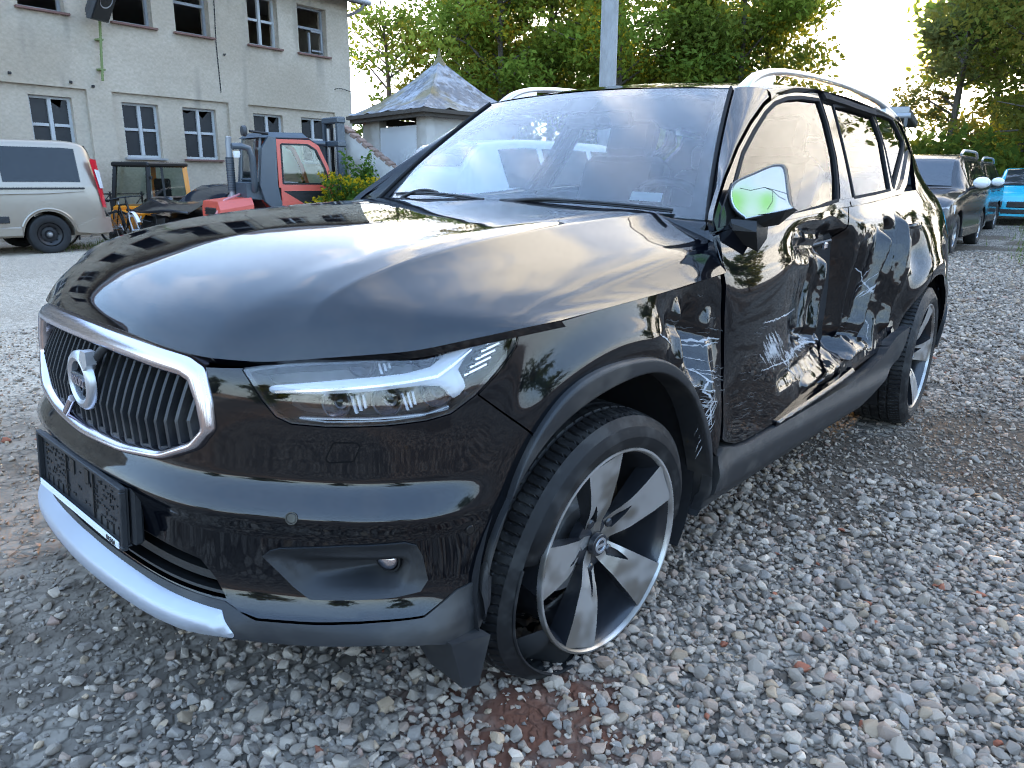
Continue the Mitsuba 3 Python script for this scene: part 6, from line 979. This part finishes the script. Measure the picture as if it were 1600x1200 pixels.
for kk in [k for k in labels if k.startswith('beige_van__wheel')]:
    m = np.array(T(scene[kk + '__tyre']['to_world']).matrix, float); put('disc', STEEL_D, 'rim_black', kk, 40, m)
    for i in range(8): a = i * .785; put('disc_hole', place(lathe([(0, .001), (.017, 0)], 10), mat4((.137 * math.cos(a), .058, .137 * math.sin(a)))), 'void', kk, False, m)
    put('hub', lathe([(0, .085), (.03, .083), (.045, .06)], 18), 'steel', kk, 40, m)
VT = VM
put('tail_light', hull([(-2.36, .955, 1.60), (-2.47, .90, 1.58), (-2.50, .955, .98), (-2.44, 1.0, 1.0), (-2.53, .90, .95), (-2.34, .985, 1.56), (-2.46, .985, .78), (-2.54, .93, .76)]), 'red_lamp', VK, 20, VT); put('tail_light_insert', hull([(-2.402, .972, 1.42), (-2.49, .93, 1.40), (-2.46, .985, 1.12), (-2.53, .93, 1.10), (-2.40, .985, 1.40), (-2.45, .998, 1.10)]), 'lamp_white', VK, 20, VT)
put('rear_bumper', hull([(-2.30, 1.0, .58), (-2.58, .94, .60), (-2.60, -.94, .60), (-2.30, -1.0, .58), (-2.30, 1.0, .32), (-2.60, .94, .34), (-2.60, -.94, .34), (-2.30, -1.0, .32), (-1.98, 1.005, .45), (-2.0, 1.005, .36)]), 'paint_beige', VK, 20, VT)
for zz in (.98,): put('side_swage', tube([(1.4, 1.0, .98), (0, 1.004, 1.0), (-1.6, 1.004, 1.02), (-2.2, .995, 1.05)], [.008, .014, .014, .006], 6), 'paint_beige', VK, 50, VT)
put('side_strip', bx((-.05, .997, .60), (1.9, .03, .11), .01), 'cladding_plastic', VK, tw=VT); put('sliding_door_rail', bx((-1.35, .988, 1.10), (1.7, .02, .03)), 'cladding_plastic', VK, tw=VT)
a_ = np.linspace(.35, math.pi - .1, 24); put('arch_lip', tube([(-1.58 + .43 * math.cos(t), .992, .335 + .43 * math.sin(t)) for t in a_], .022, 6), 'paint_beige', VK, 50, VT)
# wrecked black car between digger cab and forklift
WM = headed(-6.35, -13.55, 24.0, .90); WM[2, 3] -= .12
WK = simple_car('wrecked_car', 'wrecked black car with a crumpled bonnet and bare front between digger cab and forklift', None, WM, [(1.75, .55, .50, .62, .5), (1.7, .66, .60, .74, .56), (1.45, .74, .70, .84, .62), (1.05, .84, .80, .86, .68), (.80, .92, .86, .86, .68), (.3, 1.22, .92, .86, .60), (-.1, 1.36, .94, .86, .58), (-.7, 1.40, .95, .86, .58), (-1.4, 1.34, .97, .85, .57), (-1.85, 1.1, .96, .83, .56), (-2.05, .9, .84, .80, .55), (-2.1, .60, .52, .74, .5)], np.eye(4), 'paint_black2', (1.2, -1.35), .31, ((.80, -.06), (-1.5, -1.84)), ((.25, -.35), (-.42, -1.3)), lights=False)
put('bent_bonnet', grid(np.array([[(1.98 - 1.25 * u, .80 * v * (1 - .1 * u), .86 + .16 * u + .10 * math.sin(3.1 * u) + .06 * v * v * (u - .5) + .03 * math.sin(7 * u + 3 * v)) for v in np.linspace(-1, 1, 15)] for u in np.linspace(0, 1, 14)])), 'paint_black2', WK, True, WM); put('bonnet_edge', tube([(1.98, .80 * v, .845 + .02 * math.sin(4 * v)) for v in np.linspace(-1, 1, 12)], .03, 6), 'paint_black2', WK, 50, WM)
for sg in (1, -1):
    put('headlight', cat([hull([(1.80, sg * .45, .66), (1.55, sg * .80, .70), (1.80, sg * .46, .60), (1.56, sg * .80, .58), (1.60, sg * .55, .70)])]), 'car_glass', WK, 30, WM); put('light_strip', cat([tube([(1.83, sg * .40, .60), (1.80, sg * .58, .595), (1.66, sg * .80, .62), (1.55, sg * .86, .70)], .022, 6), tube([(1.84, sg * .42, .66), (1.78, sg * .62, .65), (1.70, sg * .78, .63)], .016, 6)]), 'lamp_white', WK, 50, WM)
rsd = np.random.RandomState(3); jk = [bx((1.70 + .12 * rsd.rand(), rsd.uniform(-.75, .75), rsd.uniform(.22, .62)), rsd.uniform(.05, .28, 3), .01, trimesh.transformations.euler_matrix(*rsd.uniform(-.6, .6, 3))[:3, :3]) for _ in range(26)]; put('bare_front_parts', cat(jk), 'black_plastic', WK, False, WM, kind='stuff'); put('dangling_tube', tube([(1.85, .2, .55), (1.98, .35, .40), (1.92, .5, .25), (2.0, .62, .2)], .02, 6), 'steel', WK, 50, WM); put('lower_valance', bx((1.75, 0, .22), (.2, 1.4, .14), .03), 'black_plastic', WK, 30, WM)
# ---------------------------------------------------------------- orange digger cab
DC = thing('digger_cab', 'orange and black cab of a small digger standing by the workshop wall', 'digger cab'); DM = mat4((-5.45, -14.75, -.20), math.radians(22), .92); D = lambda n, m, mat, sm=False, **k: put(n, m, mat, DC, sm, DM, **k)
def post(a, b, w=.05): return tube([a, b], w, 4)
fl_ = [(.62, .52, .72), (.62, -.52, .72), (-.62, -.52, .72), (-.62, .52, .72)]; rf_ = [(.48, .47, 1.66), (.48, -.47, 1.66), (-.60, -.47, 1.66), (-.60, .47, 1.66)]
for i in (0, 1): D('cab_post', post(fl_[i], rf_[i], .055), 'black_plastic', 30)
for i in (2, 3): D('rear_post', post(fl_[i], rf_[i], .075), 'digger_orange', 30)
D('cab_roof', bx((-.06, 0, 1.70), (1.22, 1.08, .11), .04), 'black_plastic', 30); D('cab_base', bx((0, 0, .56), (1.30, 1.10, .52), .05), 'digger_orange', 30); D('chassis', bx((-.1, 0, .16), (1.5, 1.15, .36), .05), 'black_plastic', 30); D('bonnet', bx((.80, .1, .50), (.34, .8, .42), .06), 'digger_orange', 30); D('door_post', post((.12, .515, .74), (.10, .475, 1.66), .04), 'black_plastic', 30); D('door_rail', post((.60, .52, .98), (-.62, .52, .98), .035), 'black_plastic', 30); D('door_lower_panel', bx((0, .515, .85), (1.2, .03, .22)), 'black_plastic')
D('front_glass', grid(np.array([[(.625 - .14 * t, y, .74 + .92 * t) for y in (-.47, .47)] for t in (0, 1)])), 'car_glass_light'); 
for sg in (1, -1): D('side_glass', grid(np.array([[(x * (1 - .1 * t), sg * (.515 - .045 * t), .99 + .66 * t) for x in (-.58, .58)] for t in (0, 1)])), 'car_glass_light')
D('rear_glass', grid(np.array([[(-.615, y, .99 + .66 * t) for y in (-.45, .45)] for t in (0, 1)])), 'car_glass_light'); D('seat', cat([bx((-.15, 0, .86), (.45, .45, .16), .05), bx((-.36, 0, 1.12), (.12, .45, .55), .05)]), 'seat_cloth', 30); D('work_lamp', lathe([(0, .03), (.06, .02), (.07, -.04)], 16, 0), 'chrome', 50) if False else D('work_lamp', place(lathe([(0, .03), (.06, .02), (.07, -.05)], 16, 0), mat4((.98, .25, .62))), 'chrome', 50); D('side_mirror', bx((.62, .66, 1.42), (.03, .09, .07), .01), 'black_plastic', 30)
for sg in (1, -1): D('track', bx((0, sg * .45, .10), (1.7, .26, .34), .12), 'rubber', 30)
# ---------------------------------------------------------------- red forklift
FK = thing('forklift', 'red and dark grey forklift truck with its mast towards the hut', 'forklift'); FKM = mat4((-6.47, -11.05, -.17), math.radians(-189), .95); F = lambda n, m, mat, sm=False, **k: put(n, m, mat, FK, sm, FKM, **k)
# local frame: x forward (towards the mast), y left; the side towards the photographer is +y
F('counterweight', hull([(-1.55, y * s, z) for y, z in ((.42, .95), (.52, .80), (.52, .25), (.45, .18)) for s in (-1, 1)] + [(-.95, y * s, z) for y, z in ((.50, 1.02), (.60, .90), (.60, .25)) for s in (-1, 1)]), 'fork_red', 25)
F('counterweight_slot', bx((-1.52, .0, .76), (.09, .62, .15), .02), 'black_plastic'); 
for i in range(3): F('slot_bar', bx((-1.562, 0, .71 + .05 * i), (.03, .60, .015)), 'cladding_plastic')
F('engine_hood', hull([(-1.0, y, z) for y in (-.42, .42) for z in (1.0, 1.28)] + [(-.35, y, z) for y in (-.50, .50) for z in (.95, 1.34)]), 'blue_grey', 25)
sp = [(-.52, .30), (.72, .30), (.72, .78), (.60, 1.10), (-.52, 1.10)]
for sg in (1, -1): F('door_panel', extr([(-.40, .42), (.66, .36), (.66, 1.22), (-.40, 1.22)], sg * .57, sg * .60), 'fork_red'); F('door_swoosh', extr([(-.36, 1.14), (.60, 1.14), (.60, .72), (.28, .76)], sg * .601, sg * .604), 'black_plastic')
for sg in (1, -1):
    ring_ = Polygon([(-.44, 1.20), (.70, 1.20), (.58, 1.60), (.40, 1.98), (.22, 2.08), (-.44, 2.08)]); wn = Polygon([(-.36, 1.27), (.60, 1.27), (.50, 1.58), (.34, 1.90), (.18, 1.995), (-.36, 1.995)]).buffer(-.03).buffer(.03)
    F('door_frame', extr(ring_.difference(wn), sg * .56, sg * .60), 'fork_red'); F('window_seal', extr(wn.buffer(.012).difference(wn.buffer(-.02)), sg * .600, sg * .606), 'black_plastic'); F('door_window', extr(wn, sg * .575, sg * .58), 'car_glass_light')
    F('rear_pillar', extr([(-.44, 2.10), (-.58, 2.12), (-.72, 1.9), (-.80, 1.25), (-.72, .95), (-.30, .55), (-.12, .55), (-.42, .98), (-.46, 1.25)], sg * .50, sg * .595), 'blue_grey')
F('cab_roof', hull([(-.74, y, 2.10) for y in (-.52, .52)] + [(.20, y, 2.12) for y in (-.57, .57)] + [(.36, y, 2.04) for y in (-.52, .52)] + [(-.60, y, 2.20) for y in (-.48, .48)] + [(.12, y, 2.21) for y in (-.5, .5)]), 'blue_grey', 25)
F('rear_window', extr([(-.50, 1.36), (.50, 1.36), (.46, 2.04), (-.46, 2.04)], 0, .01), 'car_glass_light') if False else F('rear_window', grid(np.array([[(-.76 + .06 * t, y, 1.36 + .72 * t) for y in (-.46, .46)] for t in (0, 1)])), 'car_glass_light')
F('rear_frame', cat([post((-.77, sg * .46, 1.3), (-.68, sg * .46, 2.1), .03) for sg in (1, -1)] + [post((-.76, -.46, 1.34), (-.76, .46, 1.34), .03)]), 'blue_grey'); F('seat', cat([bx((-.2, 0, 1.1), (.5, .5, .15), .05), bx((-.42, 0, 1.42), (.14, .46, .6), .05)]), 'seat_cloth', 30); F('steering_column', tube([(.42, 0, .9), (.28, 0, 1.42)], .03, 8), 'black_plastic', 50); F('floor_body', bx((.1, 0, .42), (1.6, 1.1, .5), .05), 'fork_red', 30)
F('exhaust_pipe', tube([(-1.05, .22, 1.0), (-1.05, .22, 1.30), (-1.05, .22, 2.02), (-1.04, .20, 2.12)], .055, 12), 'zinc', 50); F('exhaust_shield', tube([(-1.05, .22, 1.12), (-1.05, .22, 1.75)], .075, 14), 'blue_grey', 50)
for i in range(14): F('shield_ring', place(lathe([(.076, -.006), (.080, 0), (.076, .006)], 16, 2), mat4((-1.05, .22, 1.15 + .044 * i))), 'cladding_plastic', 50)
F('air_intake', tube([(-.86, -.46, 1.15), (-.90, -.58, 1.3), (-.92, -.62, 1.75), (-.98, -.62, 1.90), (-1.12, -.62, 1.93), (-1.28, -.62, 1.92)], .058, 12), 'blue_grey', 50); F('intake_bowl', lathe([(.0, -.07), (.05, -.07), (.065, 0), (.06, .04)], 16, 2) if False else place(lathe([(.0, -.07), (.05, -.07), (.065, 0), (.06, .04)], 16, 2), mat4((-1.20, -.62, 1.80))), 'white_plastic', 50)
F('work_light', place(lathe([(0, -.02), (.085, -.015), (.10, .0), (.085, .06), (0, .08)], 24, 0), mat4((-.98, -.52, 2.20), R=np.diag([-1, -1, 1]) @ np.eye(3))), 'lamp_body', 50); F('work_light_glass', place(lathe([(0, .012), (.08, .006)], 24, 0), mat4((-1.0, -.52, 2.20), R=np.diag([-1, -1, 1]))), 'yellow_plate', 50); F('light_arm', tube([(-.90, -.52, 2.2), (-.55, -.50, 2.17)], .025, 6), 'black_plastic', 50); F('front_light', bx((.42, .48, 2.14), (.12, .14, .10), .03), 'black_plastic', 30)
for y in (-.30, .30): F('mast_channel', cat([bx((1.02, y, 1.25), (.16, .06, 2.5)), bx((.96, y + .04, 1.25), (.03, .06, 2.5)), bx((1.08, y + .04, 1.25), (.03, .06, 2.5))]), 'blue_grey'); F('inner_mast', bx((1.05, y * .72, 1.25), (.10, .06, 2.55)), 'black_plastic'); F('lift_cylinder', tube([(.98, y * .55, .3), (.98, y * .55, 2.35)], .04, 10), 'steel', 50)
for z, n_ in ((2.50, 'mast_crown'), (2.05, 'mast_crossbar'), (1.2, 'mast_crossbar')): F(n_, bx((1.02, 0, z), (.18, .74, .12), .02), 'blue_grey', 30)
F('tilt_hose', tube([(.92, .2, 2.06), (.80, .25, 2.06), (.66, .30, 2.06)], .06, 10), 'blue_grey', 50); F('mast_plate', hull([(.94, .36, 2.42), (1.10, .36, 2.42), (1.10, .36, 1.9), (.96, .36, 2.0), (.94, .33, 2.42), (1.10, .33, 2.42), (1.10, .33, 1.9)]), 'blue_grey')
for x, r in ((.72, .36), (-.95, .28)):
    for sg in (1, -1): small_wheel(FK, FKM @ mat4((x, sg * .50, r)) @ np.diag([1, sg, 1, 1]), r, 'fork_red')
for y in (-.25, .25): F('fork', cat([bx((1.70, y, .10), (1.1, .11, .04)), bx((1.17, y, .35), (.05, .11, .5))]), 'steel')
F('rope', tube([(-1.58, -.35, .30), (-1.60, -.37, .70), (-1.40, -.36, .98), (-1.10, -.20, 1.06), (-.95, .05, 1.08), (-.98, .2, 1.05)], .022, 6), 'rope', 50)
def word(text, h, M, parent, name, mat, tw): tm = meshkit.text_mesh(text, h, .003, bold=True); return put(name, place(trimesh.Trimesh(np.asarray(tm.vertices), tm.faces, process=False), M), mat, parent, False, tw)
RX = np.array([[-1, 0, 0], [0, 0, 1], [0, 1, 0.0]]); 
word('Linde', .085, mat4((.42, .606, .97), R=RX), FK, 'lettering', 'white_plastic', FKM); word('Linde', .12, mat4((-.745, .38, 1.09), R=np.array([[0, 0, -1], [-1, 0, 0], [0, 1, 0.0]])), FK, 'rear_lettering', 'white_plastic', FKM)
# ---------------------------------------------------------------- bicycles leaning between van and digger cab
def bicycle(label, M, frame, seed):
    k = thing('bicycle', label, 'bicycle', None); P = lambda n, m, mat, sm=50, par=None: put(n, m, mat, par or k, sm, M); r = .335
    for x, nm in ((.53, 'wheel'), (-.53, 'wheel')):
        w = key_of(k + '__wheel'); labels[w] = {}; c = np.array([x, 0, r]); a = np.linspace(0, 2 * np.pi, 41)[:-1]
        tor = lambda R, q, n=8: grid(np.array([[[x + (R + q * math.cos(b)) * math.cos(t), q * math.sin(b), r + (R + q * math.cos(b)) * math.sin(t)] for b in np.linspace(0, 2 * np.pi, n + 1)[:-1]] for t in a]), True, True)
        P('tyre', tor(.325, .019), 'rubber', 50, w); P('rim', tor(.302, .010, 6), 'rim_silver', 50, w); P('spokes', cat([tube([c, c + .30 * np.array([math.cos(t), 0, math.sin(t)])], .0016, 3, False) for t in np.arange(24) * .2618]), 'steel', False, w); P('hub', place(lathe([(0, -.05), (.025, -.05), (.025, .05), (0, .05)], 10), mat4(c)), 'steel', 50, w)
    bb, st, hd, hd2 = np.array([-.08, 0, .30]), np.array([-.22, 0, .78]), np.array([.34, 0, .82]), np.array([.37, 0, .68]); P('frame', cat([tube([bb, st], .018, 8), tube([st, hd], .018, 8), tube([bb, hd2], .022, 8), tube([hd + [-.02, 0, .06], hd2], .022, 8)] + [tube([q, (-.53, s * .06, r)], .010, 6) for q in (bb, st) for s in (-1, 1)]), frame)
    P('fork', cat([tube([hd2, (.44, s * .05, .55), (.53, s * .055, r)], .013, 6) for s in (-1, 1)] + [tube([hd2 + [.01, 0, -.02], hd2 + [.03, 0, -.10]], .035, 8)]), 'white_plastic'); P('handlebar', tube([(.30, -.30, .93), (.33, -.12, .95), (.33, .12, .95), (.30, .30, .93)], .014, 6), 'black_plastic'); P('stem', tube([hd, (.32, 0, .95)], .016, 6), 'black_plastic'); P('saddle', hull([(-.36, -.07, .90), (-.36, .07, .90), (-.10, 0, .91), (-.34, -.05, .86), (-.34, .05, .86), (-.12, 0, .88)]), 'black_plastic', 30); P('seat_post', tube([st, (-.25, 0, .88)], .014, 6), 'steel'); P('crank', cat([place(lathe([(0, -.012), (.09, -.012), (.09, .012), (0, .012)], 20), mat4(bb)), tube([bb + [0, .06, 0], bb + [.12, .07, -.12]], .012, 5), tube([bb + [0, -.06, 0], bb + [-.12, -.07, .12]], .012, 5)]), 'steel'); P('mudguard', grid(np.array([[(.53 + .35 * math.cos(t), y, r + .35 * math.sin(t)) for y in (-.03, .03)] for t in np.linspace(.5, 2.3, 12)])), 'white_plastic')
    return k
bicycle('dark bicycle with a pale front fork standing beside the orange digger cab', mat4((-4.55, -13.75, float(gz(-4.5, -13.7)) - .04)) @ mat4(R=rotm([0, 0, 1], 1.12 - math.pi / 1.0 * 0 + .35) @ rotm([1, 0, 0], .12)), 'black_plastic', 1)
bicycle('bicycle half hidden behind the rear of the beige van', mat4((-3.95, -14.25, float(gz(-3.9, -14.2)) - .02)) @ mat4(R=rotm([0, 0, 1], .15) @ rotm([1, 0, 0], -.25)), 'steel', 2)
FE = thing('iron_railing', 'thin iron railing between the van and the digger cab', 'railing'); FEM = mat4((-3.5, -15.6, -.2), math.radians(-174))
for z in (.55, .95): put('rail', tube([(0, 0, z), (2.2, 0, z)], .018, 6), 'cable_black', FE, 50, FEM)
for x in (0, .75, 1.5, 2.2): put('railing_post', tube([(x, 0, 0), (x, 0, 1.0)], .02, 6), 'cable_black', FE, 50, FEM)
for x in (0, .75, 1.5): put('railing_brace', tube([(x, 0, .1), (x + .75, 0, .95)], .012, 5), 'cable_black', FE, 50, FEM)
# plastic crate pile by the wall behind the wreck
CT = thing('blue_crate', 'blue grey plastic crate on the ground between digger cab and wrecked car', 'crate'); CM = mat4((-6.75, -14.9, -.2), .3)
put('crate_wall', cat([bx((0, y, .62), (.9, .03, .5)) for y in (-.3, .3)] + [bx((x, 0, .62), (.03, .57, .5)) for x in (-.435, .435)]), 'blue_grey', CT, tw=CM); put('crate_floor', bx((0, 0, .2), (.86, .56, .36)), 'blue_grey', CT, tw=CM); put('crate_rim', frame_xy(.93, .66, .88) if False else cat([bx((0, y, .88), (.96, .05, .04)) for y in (-.31, .31)] + [bx((x, 0, .88), (.05, .57, .04)) for x in (-.45, .45)]), 'blue_grey', CT, tw=CM)
